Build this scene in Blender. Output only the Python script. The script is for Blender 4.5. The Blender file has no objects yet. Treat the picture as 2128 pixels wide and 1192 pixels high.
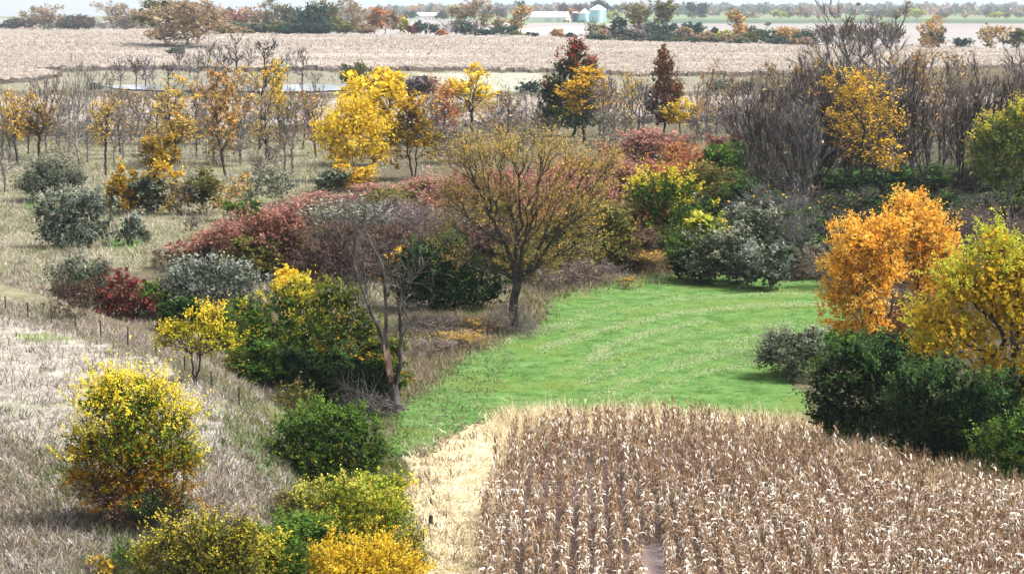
import bpy, math
import numpy as np
R = math.radians
rs = np.random.RandomState
sc = bpy.context.scene
COL = sc.collection

# ------------------------------------------------------------------ camera, sky, sun, exposure
F, CU, CV, CAMH, HOR = 4138.0, 1064.0, 596.0, 25.0, 2.0      # photo pixels: focal length, centre; camera height (m); horizon row
PITCH = math.atan((CV - HOR) / F)
cd = bpy.data.cameras.new('camera'); cam = bpy.data.objects.new('camera', cd); COL.objects.link(cam)
cam.location = (0, 0, CAMH); cam.rotation_euler = (math.pi / 2 - PITCH, 0, 0)
cd.sensor_width = 36.0; cd.lens = 36.0 * F / 2128.0; cd.clip_start = 0.5; cd.clip_end = 40000
sc.camera = cam

SUN_EL, SUN_AZ = R(58), R(98)            # azimuth measured from the view direction (+Y) towards +X
w = bpy.data.worlds.new('World'); sc.world = w; w.use_nodes = True
nt = w.node_tree; nt.nodes.clear()
sky = nt.nodes.new('ShaderNodeTexSky'); sky.sky_type = 'NISHITA'; sky.sun_disc = False
sky.sun_elevation = SUN_EL; sky.sun_rotation = SUN_AZ; sky.air_density = 1.0; sky.dust_density = 3.0; sky.ozone_density = 1.0
mx = nt.nodes.new('ShaderNodeMix'); mx.data_type = 'RGBA'
bg = nt.nodes.new('ShaderNodeBackground'); ow = nt.nodes.new('ShaderNodeOutputWorld')
nt.links.new(sky.outputs[0], mx.inputs['A']); mx.inputs['B'].default_value = (8.5, 8.9, 9.3, 1); mx.inputs['Factor'].default_value = 0.8
nt.links.new(mx.outputs['Result'], bg.inputs[0]); bg.inputs[1].default_value = 0.055
nt.links.new(bg.outputs[0], ow.inputs[0])
sl = bpy.data.lights.new('sun', 'SUN'); sl.energy = 4.2; sl.angle = R(22); sl.color = (1, .975, .94)
so = bpy.data.objects.new('sun', sl); COL.objects.link(so)
so.rotation_euler = (math.pi / 2 - SUN_EL, 0, math.pi - SUN_AZ)
sc.view_settings.view_transform = 'Standard'; sc.view_settings.look = 'None'
sc.view_settings.exposure = 1.22; sc.view_settings.gamma = 1.0; sc.view_settings.use_curve_mapping = False
sc.render.engine = 'CYCLES'
cy = sc.cycles
cy.max_bounces = 4; cy.diffuse_bounces = 1; cy.glossy_bounces = 2; cy.transmission_bounces = 2; cy.volume_bounces = 0
cy.transparent_max_bounces = 4; cy.use_denoising = True; cy.caustics_reflective = False; cy.caustics_refractive = False

# ------------------------------------------------------------------ pixel <-> place
CP, SP = math.cos(PITCH), math.sin(PITCH)
def ray(u, v):
    a, b = (np.asarray(u, float) - CU) / F, (CV - np.asarray(v, float)) / F
    return a, CP + b * SP, -SP + b * CP
def flat(u, v, z=0.0):
    dx, dy, dz = ray(u, v); t = (z - CAMH) / np.minimum(dz, -1e-5)
    return dx * t, dy * t
def unproject(x, y, z=0.0):
    dz = z - CAMH; zc = y * CP - dz * SP; yc = y * SP + dz * CP
    zc = np.maximum(zc, 1e-3)
    return CU + F * x / zc, CV - F * yc / zc
def in_poly(u, v, poly):
    u = np.asarray(u); v = np.asarray(v); c = np.zeros(u.shape, bool); n = len(poly)
    for i in range(n):
        x0, y0 = poly[i]; x1, y1 = poly[i - 1]
        if y0 == y1: continue
        k = ((y0 > v) != (y1 > v)) & (u < (x1 - x0) * (v - y0) / (y1 - y0) + x0)
        c ^= k
    return c
def sstep(a, b, x):
    t = np.clip((x - a) / (b - a), 0, 1); return t * t * (3 - 2 * t)
def seg_dist(x, y, pts):
    """signed distance to a polyline (positive on its left hand, walking along it)"""
    best = np.full(np.shape(x), 1e9); sg = np.ones(np.shape(x))
    for (x0, y0), (x1, y1) in zip(pts[:-1], pts[1:]):
        ex, ey = x1 - x0, y1 - y0; l2 = ex * ex + ey * ey
        t = np.clip(((x - x0) * ex + (y - y0) * ey) / l2, 0, 1)
        d = np.hypot(x - x0 - t * ex, y - y0 - t * ey)
        s = np.where(ex * (y - y0) - ey * (x - x0) > 0, 1.0, -1.0)
        k = d < best - 1e-9; best = np.where(k, d, best); sg = np.where(k, s, sg)
    return best * sg
def px_line(pts): return [tuple(float(c) for c in flat(u, v)) for u, v in pts]

BANK = px_line([(500, 1330), (560, 1130), (590, 1010), (560, 900), (470, 815), (340, 735), (60, 650), (-600, 560)])
rn = rs(5)
WAVES = [(rn.uniform(.02, .09), rn.uniform(0, 6.28), rn.uniform(0, 6.28), rn.uniform(.05, .11)) for _ in range(9)]
def height(x, y):
    x = np.asarray(x, float); y = np.asarray(y, float)
    d = seg_dist(x, y, BANK)
    h = 2.7 * sstep(-3.5, 3.0, d)
    near = 1 - sstep(300, 600, y)
    for k, a, ph, am in WAVES:
        h = h + near * am * np.sin(k * 2.2 * (x * math.cos(a) + y * math.sin(a)) + ph)
    h = h + 8.0 * np.exp(-((x + 170) / 230) ** 2 - ((y - 1060) / 260) ** 2)
    h = h - 42 * sstep(1500, 4200, y) * (1 - sstep(-330, -60, x * 2100 / np.maximum(y, 900)))
    h = h + 1.6 * np.exp(-((x - 120) / 160) ** 2 - ((y - 900) / 200) ** 2)
    h = h + 1.6 * np.exp(-((x + 3) / 22) ** 2 - ((y - 215) / 18) ** 2)
    return h
def ground(u, v, lift=0.0):
    h = 0.0
    for _ in range(14):
        x, y = flat(u, v, h); h = 0.5 * h + 0.5 * (height(x, y) + lift)
    x, y = flat(u, v, h)
    return x, y, height(x, y)

# ------------------------------------------------------------------ mesh helpers
STAT = dict(tri=0)
def mesh_from(name, V, faces, attr=None, mats=(), mat_idx=None, smooth=False):
    """V (n,3); faces: list of (m,k) index arrays"""
    me = bpy.data.meshes.new(name)
    V = np.ascontiguousarray(V, np.float32)
    me.vertices.add(len(V)); me.vertices.foreach_set('co', V.ravel())
    faces = [f for f in faces if len(f)]
    tot = sum(f.size for f in faces); nf = sum(len(f) for f in faces)
    me.loops.add(tot); me.polygons.add(nf)
    me.loops.foreach_set('vertex_index', np.concatenate([f.ravel() for f in faces]).astype(np.int32))
    sz = np.concatenate([np.full(len(f), f.shape[1]) for f in faces])
    st = np.concatenate([[0], np.cumsum(sz)[:-1]])
    me.polygons.foreach_set('loop_start', st.astype(np.int32))
    STAT['tri'] += int((sz - 2).sum())
    if mat_idx is not None: me.polygons.foreach_set('material_index', np.asarray(mat_idx, np.int32))
    me.polygons.foreach_set('use_smooth', np.full(nf, smooth))
    if attr is not None:
        at = me.attributes.new('leaf', 'FLOAT_COLOR', 'POINT'); at.data.foreach_set('color', np.ascontiguousarray(attr, np.float32).ravel())
    for m in mats: me.materials.append(m)
    me.update(calc_edges=True); me.validate()
    return me
def obj(name, me, parent=None, loc=None, **props):
    o = bpy.data.objects.new(name, me); COL.objects.link(o)
    if parent is not None: o.parent = parent
    if loc is not None: o.location = loc
    for k, v in props.items(): o[k] = v
    return o
def nrm(a): return a / np.maximum(np.linalg.norm(a, axis=-1, keepdims=True), 1e-9)
def tubes(P0, P1, r0, r1, k):
    t = nrm(P1 - P0)
    ref = np.where(np.abs(t[:, 2:3]) > .9, [[1., 0, 0]], [[0, 0, 1.]])
    a = nrm(np.cross(t, ref)); b = np.cross(t, a)
    an = np.arange(k) * 2 * np.pi / k
    ring = a[:, None] * np.cos(an)[None, :, None] + b[:, None] * np.sin(an)[None, :, None]
    V = np.concatenate([P0[:, None] + ring * r0[:, None, None], P1[:, None] + ring * r1[:, None, None]], 1)
    n = len(P0); base = np.arange(n)[:, None, None] * 2 * k
    i = np.arange(k); j = (i + 1) % k
    q = np.stack([i, j, j + k, i + k], 1)[None] + base
    return V.reshape(-1, 3), q.reshape(-1, 4)
def polytube(pts, rad, k=6):
    pts = np.asarray(pts, float); rad = np.asarray(rad, float)
    return tubes(pts[:-1], pts[1:], rad[:-1], rad[1:], k)
class Geo:
    def __init__(s): s.V = []; s.F = []; s.A = []; s.M = []; s.n = 0
    def add(s, V, F, mat=0, A=None):
        s.V.append(V); s.A.append(A if A is not None else np.full((len(V), 4), .5))
        for f in (F if isinstance(F, list) else [F]):
            s.F.append(np.asarray(f) + s.n); s.M.append(np.full(len(f), mat))
        s.n += len(V)
    def box(s, x0, x1, y0, y1, z0, z1, mat=0):
        V = np.array([[x, y, z] for z in (z0, z1) for y in (y0, y1) for x in (x0, x1)], float)
        s.add(V, np.array([[0, 2, 3, 1], [4, 5, 7, 6], [0, 1, 5, 4], [2, 6, 7, 3], [0, 4, 6, 2], [1, 3, 7, 5]]), mat)
    def mesh(s, name, mats, attr=False, smooth=False):
        return mesh_from(name, np.concatenate(s.V), s.F, np.concatenate(s.A) if attr else None, mats, np.concatenate(s.M), smooth)

# ------------------------------------------------------------------ materials
def newmat(name):
    m = bpy.data.materials.new(name); m.use_nodes = True; m.node_tree.nodes.clear()
    return m, m.node_tree
def mth(t, op, a, b=None, clamp=False):
    n = t.nodes.new('ShaderNodeMath'); n.operation = op; n.use_clamp = clamp
    for i, x in enumerate((a, b)):
        if x is None: continue
        if isinstance(x, (int, float)): n.inputs[i].default_value = x
        else: t.links.new(x, n.inputs[i])
    return n.outputs[0]
def sst(t, x, a, b):
    n = t.nodes.new('ShaderNodeMapRange'); n.interpolation_type = 'SMOOTHSTEP'
    t.links.new(x, n.inputs['Value']); n.inputs['From Min'].default_value = a; n.inputs['From Max'].default_value = b
    return n.outputs[0]
def mixc(t, a, b, f, mode='MIX'):
    n = t.nodes.new('ShaderNodeMix'); n.data_type = 'RGBA'; n.blend_type = mode
    for k, x in (('A', a), ('B', b)):
        if isinstance(x, tuple): n.inputs[k].default_value = (*x, 1)
        else: t.links.new(x, n.inputs[k])
    if isinstance(f, (int, float)): n.inputs['Factor'].default_value = f
    else: t.links.new(f, n.inputs['Factor'])
    return n.outputs['Result']
def noise(t, scale, detail=3, rough=.6, coord='Object', vec=None, stretch=None):
    n = t.nodes.new('ShaderNodeTexNoise'); n.inputs['Scale'].default_value = scale; n.inputs['Detail'].default_value = detail; n.inputs['Roughness'].default_value = rough
    tc = t.nodes.new('ShaderNodeTexCoord'); src = tc.outputs[coord]
    if stretch:
        mp = t.nodes.new('ShaderNodeMapping'); mp.inputs['Scale'].default_value = stretch; t.links.new(src, mp.inputs[0]); src = mp.outputs[0]
    t.links.new(src, n.inputs['Vector'])
    return n.outputs['Fac']
def attrn(t):
    a = t.nodes.new('ShaderNodeAttribute'); a.attribute_name = 'leaf'
    s = t.nodes.new('ShaderNodeSeparateColor'); t.links.new(a.outputs['Color'], s.inputs[0])
    return s.outputs[0], s.outputs[1], s.outputs[2], a.outputs['Alpha']
def finish_leaf(t, col, trans=.3):
    d = t.nodes.new('ShaderNodeBsdfDiffuse'); tr = t.nodes.new('ShaderNodeBsdfTranslucent'); m = t.nodes.new('ShaderNodeMixShader'); o = t.nodes.new('ShaderNodeOutputMaterial')
    t.links.new(col, d.inputs[0]); t.links.new(col, tr.inputs[0]); m.inputs[0].default_value = trans
    t.links.new(d.outputs[0], m.inputs[1]); t.links.new(tr.outputs[0], m.inputs[2]); t.links.new(m.outputs[0], o.inputs[0])
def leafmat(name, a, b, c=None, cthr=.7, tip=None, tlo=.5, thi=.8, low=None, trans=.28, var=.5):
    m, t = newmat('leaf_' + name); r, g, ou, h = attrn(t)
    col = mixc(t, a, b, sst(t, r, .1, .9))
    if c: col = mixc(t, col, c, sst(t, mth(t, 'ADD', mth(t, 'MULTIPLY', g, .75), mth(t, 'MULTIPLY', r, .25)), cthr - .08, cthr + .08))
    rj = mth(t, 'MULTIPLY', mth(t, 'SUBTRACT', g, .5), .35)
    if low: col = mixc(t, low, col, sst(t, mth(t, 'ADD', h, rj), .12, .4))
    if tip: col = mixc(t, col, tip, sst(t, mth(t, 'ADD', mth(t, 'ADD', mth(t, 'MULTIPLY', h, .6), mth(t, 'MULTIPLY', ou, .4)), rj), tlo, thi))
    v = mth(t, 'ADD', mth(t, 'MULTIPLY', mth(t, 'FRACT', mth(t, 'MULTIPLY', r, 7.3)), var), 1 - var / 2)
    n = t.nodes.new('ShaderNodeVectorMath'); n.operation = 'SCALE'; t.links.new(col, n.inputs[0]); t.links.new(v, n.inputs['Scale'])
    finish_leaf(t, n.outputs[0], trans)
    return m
def solid(name, a, b=None, scale=3.0, rough=.8, stretch=None, spec=.2, metal=0, bump=0):
    m, t = newmat(name); p = t.nodes.new('ShaderNodeBsdfPrincipled'); o = t.nodes.new('ShaderNodeOutputMaterial'); t.links.new(p.outputs[0], o.inputs[0])
    p.inputs['Roughness'].default_value = rough; p.inputs['Specular IOR Level'].default_value = spec; p.inputs['Metallic'].default_value = metal
    if b:
        f = noise(t, scale, 4, .65, stretch=stretch)
        t.links.new(mixc(t, a, b, sst(t, f, .35, .65)), p.inputs['Base Color'])
        if bump:
            bn = t.nodes.new('ShaderNodeBump'); bn.inputs['Strength'].default_value = bump; t.links.new(f, bn.inputs['Height']); t.links.new(bn.outputs[0], p.inputs['Normal'])
    else: p.inputs['Base Color'].default_value = (*a, 1)
    return m
BARK = dict(dark=solid('bark_dark', (.022, .018, .016), (.06, .05, .045), 2.5, .9),
            grey=solid('bark_grey', (.085, .08, .08), (.2, .185, .185), 2.5, .9),
            pale=solid('bark_pale', (.2, .18, .17), (.34, .31, .29), 2.0, .9),
            mauve=solid('bark_mauve', (.13, .1, .09), (.24, .195, .18), 2.5, .9),
            red=solid('bark_red', (.14, .05, .035), (.25, .1, .07), 2.5, .9),
            ochre=solid('bark_ochre', (.13, .1, .06), (.24, .18, .1), 2.5, .9),
            dead=solid('bark_dead', (.028, .024, .022), (.135, .118, .11), 1.2, .9, (2, 2, .5)))
LM = dict(
    yellow=leafmat('yellow', (.8, .54, .03), (.92, .7, .09), (.6, .36, .02), .8, trans=.45),
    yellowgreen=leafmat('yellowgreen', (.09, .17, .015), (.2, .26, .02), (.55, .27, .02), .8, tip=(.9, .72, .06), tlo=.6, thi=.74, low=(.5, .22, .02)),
    flat_yellow=leafmat('flat_yellow', (.3, .29, .02), (.55, .46, .03), None, .7, tip=(.85, .62, .05), tlo=.62, thi=.85),
    goldyellow=leafmat('goldyellow', (.6, .36, .03), (.8, .5, .05), (.4, .24, .03), .74),
    ochre=leafmat('ochre', (.46, .33, .1), (.6, .44, .14), (.7, .43, .07), .76, trans=.4),
    darkgold=leafmat('darkgold', (.22, .13, .015), (.42, .24, .02), (.12, .1, .02), .68, tip=(.6, .36, .03), tlo=.72, thi=.95),
    orange=leafmat('orange', (.92, .47, .05), (1.0, .68, .18), (.8, .33, .03), .8, trans=.45, var=.35),
    orangeyellow=leafmat('orangeyellow', (.62, .4, .025), (.82, .56, .05), (.38, .36, .03), .72, tip=(.55, .56, .06), tlo=.62, thi=.85, trans=.45),
    peach=leafmat('peach', (.5, .26, .09), (.62, .38, .14), (.3, .22, .06), .7),
    brown=leafmat('brown', (.16, .065, .025), (.28, .12, .04), (.1, .05, .02), .7),
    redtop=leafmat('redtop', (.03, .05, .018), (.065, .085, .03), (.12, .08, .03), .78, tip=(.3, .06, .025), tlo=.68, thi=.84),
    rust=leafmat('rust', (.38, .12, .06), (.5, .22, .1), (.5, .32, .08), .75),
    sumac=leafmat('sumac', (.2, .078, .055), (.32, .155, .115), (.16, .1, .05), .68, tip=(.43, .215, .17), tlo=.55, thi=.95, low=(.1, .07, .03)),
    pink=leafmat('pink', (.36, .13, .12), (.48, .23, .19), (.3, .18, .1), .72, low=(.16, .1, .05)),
    crimson=leafmat('crimson', (.14, .035, .03), (.24, .075, .065), (.12, .08, .04), .7),
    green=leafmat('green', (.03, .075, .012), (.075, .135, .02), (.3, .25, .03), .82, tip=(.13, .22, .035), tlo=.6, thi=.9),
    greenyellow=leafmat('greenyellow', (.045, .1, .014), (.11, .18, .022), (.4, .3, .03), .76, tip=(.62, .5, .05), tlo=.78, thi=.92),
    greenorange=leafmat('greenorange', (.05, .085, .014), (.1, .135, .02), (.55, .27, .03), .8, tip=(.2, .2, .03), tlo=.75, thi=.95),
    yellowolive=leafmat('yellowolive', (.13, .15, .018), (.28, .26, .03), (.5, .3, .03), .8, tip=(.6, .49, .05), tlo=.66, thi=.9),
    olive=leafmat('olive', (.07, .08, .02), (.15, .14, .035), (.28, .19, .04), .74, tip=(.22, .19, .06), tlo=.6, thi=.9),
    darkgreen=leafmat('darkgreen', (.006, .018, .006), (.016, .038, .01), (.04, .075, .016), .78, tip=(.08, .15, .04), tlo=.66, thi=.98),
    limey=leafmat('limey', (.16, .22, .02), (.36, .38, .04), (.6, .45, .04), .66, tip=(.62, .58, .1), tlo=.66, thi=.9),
    silver=leafmat('silver', (.07, .09, .06), (.17, .19, .14), None, .7, tip=(.29, .32, .26), tlo=.62, thi=.95, trans=.15),
    greygreen=leafmat('greygreen', (.055, .075, .04), (.13, .15, .1), (.16, .14, .08), .78, tip=(.27, .28, .2), tlo=.6, thi=.95, trans=.18),
    taupe=leafmat('taupe', (.1, .075, .073), (.18, .135, .135), (.16, .12, .07), .72, tip=(.24, .19, .18), tlo=.6, thi=.95),
    plum=leafmat('plum', (.09, .052, .042), (.17, .105, .085), (.14, .1, .05), .7),
    tan=leafmat('tan', (.33, .22, .13), (.45, .32, .2), (.25, .2, .1), .7),
    bluegreen=leafmat('bluegreen', (.03, .06, .05), (.06, .11, .08), (.12, .14, .08), .74),
    willow=leafmat('willow', (.1, .16, .03), (.2, .24, .04), (.3, .28, .05), .75, tip=(.62, .52, .06), tlo=.62, thi=.8),
    forest=leafmat('forest', (.02, .045, .03), (.04, .075, .04)),
)

# ------------------------------------------------------------------ plant generator
def lobes_for(kind, W, H, rg, cb):
    L = []; r = W / 2
    if kind in ('shrub', 'twiggy', 'spiky'):
        L.append((0, 0, .42 * H, r * .8, r * .72, .46 * H))
        for i in range(11):
            a = rg.uniform(0, 6.28); q = rg.uniform(.35, .72); z = rg.uniform(.2, .74) * H; s = rg.uniform(.24, .4)
            q *= math.sqrt(max(.15, 1 - (z / H) ** 2))
            L.append((math.cos(a) * r * q, math.sin(a) * r * q * .9, z, r * s, r * s, min(.3 * H, r * s * 1.05)))
    elif kind == 'cone':
        z0 = cb * H
        for i in range(9):
            t = i / 8; q = r * (1 - .8 * t ** 1.15)
            L.append((rg.uniform(-.12, .12) * r, rg.uniform(-.12, .12) * r, z0 + (H - z0) * (.1 + .82 * t), q, q, (H - z0) * .12))
    elif kind in ('vase',):
        z0 = cb * H
        for i in range(16):
            a = i * 2.4 + rg.uniform(-.4, .4); t = rg.uniform(.35, 1); q = r * (.15 + .62 * t ** .8) * rg.uniform(.5, 1)
            z = z0 + (H - z0) * (.18 + .72 * t * rg.uniform(.75, 1.0))
            L.append((math.cos(a) * q, math.sin(a) * q, z, r * .3, r * .3, (H - z0) * .15))
    elif kind in ('bare', 'sparse'):
        z0 = cb * H
        for i in range(10):
            a = rg.uniform(0, 6.28); t = rg.uniform(0, 1); q = r * (.25 + .45 * math.sin(math.pi * (.15 + .7 * t))) * rg.uniform(.4, 1)
            L.append((math.cos(a) * q, math.sin(a) * q, z0 + (H - z0) * (.12 + .75 * t), r * .35, r * .35, (H - z0) * .18))
        L.append((0, 0, .62 * H + .3 * z0, r * .55, r * .55, (H - z0) * .36))
    else:
        z0 = cb * H; zc = (z0 + H) / 2; hz = (H - z0) / 2
        L.append((0, 0, zc, r * .72, r * .72, hz * .76))
        for i in range(11):
            a = rg.uniform(0, 6.28); ph = rg.uniform(-.9, 1.2); s = rg.uniform(.26, .42)
            L.append((math.cos(a) * math.cos(ph) * r * .66, math.sin(a) * math.cos(ph) * r * .66, zc + math.sin(ph) * hz * .68, r * s, r * s, hz * s * 1.0))
    return np.array(L)

KP = dict(  # lai, node density, balance, twigs per node, twig length (of size), leafing start, shell bias, twig width factor
    shrub=(3.2, 1.0, .25, 4, .12, .1, .45, 1.0), twiggy=(.8, 1.0, .3, 9, .16, .2, .5, 1.0), spiky=(2.6, 1.0, .35, 4, .15, .1, .4, 1.0),
    tree=(2.8, 1.0, .3, 5, .12, .1, .5, 1.0), sparse=(.65, .9, .8, 7, .13, .2, .6, 1.0), bare=(.03, .8, .85, 9, .15, .3, .7, 1.0),
    cone=(3.2, 1.0, .1, 5, .11, .1, .5, 1.0), vase=(.75, 1.2, .75, 9, .10, .15, .7, 1.0))
def build_plant(kind, W, H, px, rg, cb=.25, lobes=None, lai=None, stems=None, trunk_r=None, lsize=2.5, nodes=None, leafcap=17000, up=.35):
    p = KP[kind]; lai = p[0] if lai is None else lai
    L = lobes_for(kind, W, H, rg, cb) if lobes is None else np.array(lobes, float)
    vol = L[:, 3] * L[:, 4] * L[:, 5]; wts = vol ** .75; wts /= wts.sum()
    zmin = max(0.04 * H, (L[:, 2] - L[:, 5]).min())
    area = .72 * W * (H - zmin)
    N = nodes or int(np.clip(p[1] * area / (px * px) / 12, 60, 650))
    # crown points
    k = rg.choice(len(L), N * 2, p=wts); d = nrm(rg.normal(size=(N * 2, 3))); rho = rg.uniform(0, 1, N * 2) ** p[6]
    P = L[k, :3] + d * rho[:, None] * L[k, 3:6]
    P = P[P[:, 2] > .05 * H][:N]
    cen = np.array([0, 0, zmin + .35 * (H - zmin)])
    outer = np.max([1 - 0 * P[:, 0], ], axis=0) * np.clip(np.linalg.norm((P - cen) / [W / 2, W / 2, (H - zmin) * .62], axis=1), 0, 1.15) / 1.15
    # roots: trunk chain(s)
    shrubby = kind in ('shrub', 'twiggy', 'spiky')
    ns = stems or (6 if shrubby else 1)
    nodes_p = []; par = []
    for s in range(ns):
        a = rg.uniform(0, 6.28); q = W * (.10 if shrubby else .04) * (ns > 1)
        b0 = np.array([math.cos(a) * q, math.sin(a) * q, -.15]); top = zmin + (H - zmin) * (.1 if shrubby else .12)
        if kind == 'cone': top = .9 * H
        if kind == 'bare' or kind == 'sparse': top = zmin + (H - zmin) * .45
        lean = np.array([math.cos(a), math.sin(a), 0]) * (W * .1 if ns > 1 else 0) + np.array([rg.normal(0, .02) * H, rg.normal(0, .02) * H, 0])
        m = 3 if shrubby else 7
        for i in range(m + 1):
            t = i / m; nodes_p.append(b0 * [min(1, t * 3), min(1, t * 3), 1] + lean * t + np.array([0, 0, top * t]) + (rg.normal(size=3) * (.012 if shrubby else .004) * H * (0 < i)) * [1, 1, 0]); par.append((-1 if s == 0 else 0) if i == 0 else len(nodes_p) - 2)
    T = len(nodes_p)
    Q = np.zeros((T + len(P), 3)); Q[:T] = nodes_p; par = np.array(par + [-1] * len(P)); pl = np.zeros(T + len(P))
    for i in range(T):
        if par[i] >= 0: pl[i] = pl[par[i]] + np.linalg.norm(Q[i] - Q[par[i]])
    order = np.argsort(np.linalg.norm(P - np.mean(nodes_p, axis=0) * [1, 1, .6], axis=1)); P = P[order]; outer = outer[order]
    bf = p[2]; n = T
    pen = np.zeros(T + len(P))
    if not shrubby:
        tz = Q[:T, 2]; lim = min(zmin * .92, tz.max() * .97) if kind != 'vase' else tz.max() * .6
        pen[:T] = np.where(tz < lim, 20 * H, 0)
    for i in range(len(P)):
        dv = P[i] - Q[:n]; dist = np.sqrt((dv * dv).sum(1))
        cost = dist + bf * pl[:n] + np.maximum(0, -dv[:, 2]) * .7 + pen[:n]
        j = int(np.argmin(cost)); Q[n] = P[i]; par[n] = j; pl[n] = pl[j] + dist[j]; n += 1
    Q = Q[:n]
    # pipe radii
    e = 2.05; acc = np.zeros(n)
    for i in range(n - 1, -1, -1):
        if acc[i] == 0: acc[i] = 1
        if par[i] >= 0: acc[par[i]] += acc[i]
    rad = acc ** (1 / e)
    r0 = trunk_r or (.0115 * H + .015) / (ns ** .4)
    rad = rad / rad[:T].max() * r0; rad = np.maximum(rad, min(px * .085, r0 * .3))
    E = np.where(par >= 0)[0]; A, B = Q[par[E]], Q[E]
    ln = np.linalg.norm(B - A, axis=1, keepdims=True)
    Md = (A + B) / 2 + rg.normal(size=A.shape) * ln * .07 + np.array([0, 0, 1.]) * ln * .05 * (E[:, None] >= T)
    ra, rb = np.minimum(rad[par[E]], rad[E] * 1.6), rad[E]
    ra[E < T] = rad[par[E]][E < T]
    wood = Geo(); rm = (ra + rb) / 2
    dense = shrubby and lai > 1.6
    for lo, hi, kk in ((0, .035, 3), (.035, .12, 3 if dense else 4), (.12, 9, 7)):
        sel = (rm >= lo) & (rm < hi)
        if dense and lo == 0:
            if sel.any(): wood.add(*tubes(A[sel], B[sel], ra[sel], rb[sel], 3))
        elif sel.any():
            wood.add(*tubes(A[sel], Md[sel], ra[sel], rm[sel], kk)); wood.add(*tubes(Md[sel], B[sel], rm[sel], rb[sel], kk))
    # twigs
    crown = Geo()
    ci = np.arange(T, n); nt_ = p[3]; K = len(ci) * nt_
    idx = np.repeat(ci, nt_); op = np.repeat(outer[:n - T], nt_)
    along = nrm(Q[idx] - Q[par[idx]]); out = nrm(Q[idx] - cen)
    dr = nrm(along * .7 + out * .8 + np.array([0, 0, up + (.35 if kind in ('bare', 'sparse') else 0)]) + rg.normal(size=(K, 3)) * (.45 if kind == 'bare' else .65))
    tl = p[4] * min(W, H) * rg.uniform(.5, 1.3, K) * np.where((rg.uniform(0, 1, K) < .06) & (op > .5) & shrubby, 2.2, 1)
    fr = rg.uniform(0, 1, K)[:, None]; S = Q[par[idx]] * fr * .5 + Q[idx] * (1 - fr * .5)
    mid = S + dr * tl[:, None] * .55; tipd = nrm(dr + rg.normal(size=(K, 3)) * .35 + np.array([0, 0, up * .6]))
    tip = mid + tipd * tl[:, None] * .5
    sw = nrm(np.cross(dr, nrm(rg.normal(size=(K, 3))))) * (max(.010, px * .10) * p[7]) * rg.uniform(.6, 1.3, (K, 1))
    V = np.stack([S - sw, S + sw, mid + sw * .7, mid - sw * .7, tip], 1).reshape(-1, 3); b = np.arange(K)[:, None] * 5
    crown.add(V, [b + np.array([[0, 1, 2, 3]]), b + np.array([[3, 2, 4]])], 1)
    # leaves
    ll = max(.09, lsize * px); la = .3 * ll * ll
    NL = int(min(leafcap, lai * area / la))
    if NL > 0:
        cg = rg.uniform(0, 1, n)
        keep = np.ones(K)
        keep = (cg[idx] ** 1.5 + .15) if lai < 1.2 else (cg[idx] + .25)
        keep = keep * (rg.uniform(0, 1, K) ** 1.6 + .08)
        kk = rg.choice(K, NL, p=keep / keep.sum()); t = rg.uniform(p[5], 1.05, NL)[:, None] ** .8
        pos = np.where(t < .55, S[kk] + (mid - S)[kk] * t / .55, mid[kk] + (tip - mid)[kk] * (t - .55) / .5)
        pos = pos + rg.normal(size=(NL, 3)) * ll * .35
        pos[:, 2] = np.maximum(pos[:, 2], .03)
        ax = nrm(dr[kk] * .6 + rg.normal(size=(NL, 3)) * .7 + np.array([0, 0, -.15]))
        nn = nrm(rg.normal(size=(NL, 3)) * .75 + np.array([0, 0, .55]) + out[kk] * .35)
        sd = nrm(np.cross(ax, nn)); l = ll * rg.uniform(.65, 1.35, (NL, 1)); wd = l * .32
        V = np.stack([pos, pos + ax * l * .45 + sd * wd, pos + ax * l, pos + ax * l * .45 - sd * wd], 1).reshape(-1, 3)
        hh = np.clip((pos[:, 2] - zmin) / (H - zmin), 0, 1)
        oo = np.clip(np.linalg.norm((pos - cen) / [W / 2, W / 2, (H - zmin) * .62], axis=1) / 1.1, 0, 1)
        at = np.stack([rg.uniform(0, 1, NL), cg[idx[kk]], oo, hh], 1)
        crown.add(V, np.arange(NL)[:, None] * 4 + np.array([[0, 1, 2, 3]]), 0, np.repeat(at, 4, 0))
    if lai >= 1.9 and kind != 'sparse':      # oversized filler leaves added inside; darker tones put crown shade into colour
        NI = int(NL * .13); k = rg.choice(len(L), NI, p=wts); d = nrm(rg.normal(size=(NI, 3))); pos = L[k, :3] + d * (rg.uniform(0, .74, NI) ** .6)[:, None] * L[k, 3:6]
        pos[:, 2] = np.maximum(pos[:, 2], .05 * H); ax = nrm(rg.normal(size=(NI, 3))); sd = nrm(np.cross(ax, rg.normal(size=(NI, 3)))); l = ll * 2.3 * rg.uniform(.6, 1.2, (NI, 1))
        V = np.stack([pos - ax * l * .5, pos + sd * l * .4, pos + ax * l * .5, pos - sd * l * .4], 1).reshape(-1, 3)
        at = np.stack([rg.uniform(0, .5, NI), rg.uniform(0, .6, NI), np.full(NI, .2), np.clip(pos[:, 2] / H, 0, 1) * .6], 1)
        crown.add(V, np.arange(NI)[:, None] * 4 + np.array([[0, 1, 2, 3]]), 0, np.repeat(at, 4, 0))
    if lobes is None:
        allv = np.concatenate(crown.V); sx = W / (np.percentile(allv[:, 0], 99) - np.percentile(allv[:, 0], 1)); sz = H / np.percentile(allv[:, 2], 99.5)
        for gg in (wood, crown):
            gg.V = [v * [sx, sx, sz] for v in gg.V]
    return wood, crown
PART = dict(shrub=('stems', 'foliage'), twiggy=('stems', 'foliage'), spiky=('stems', 'foliage'))
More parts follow.
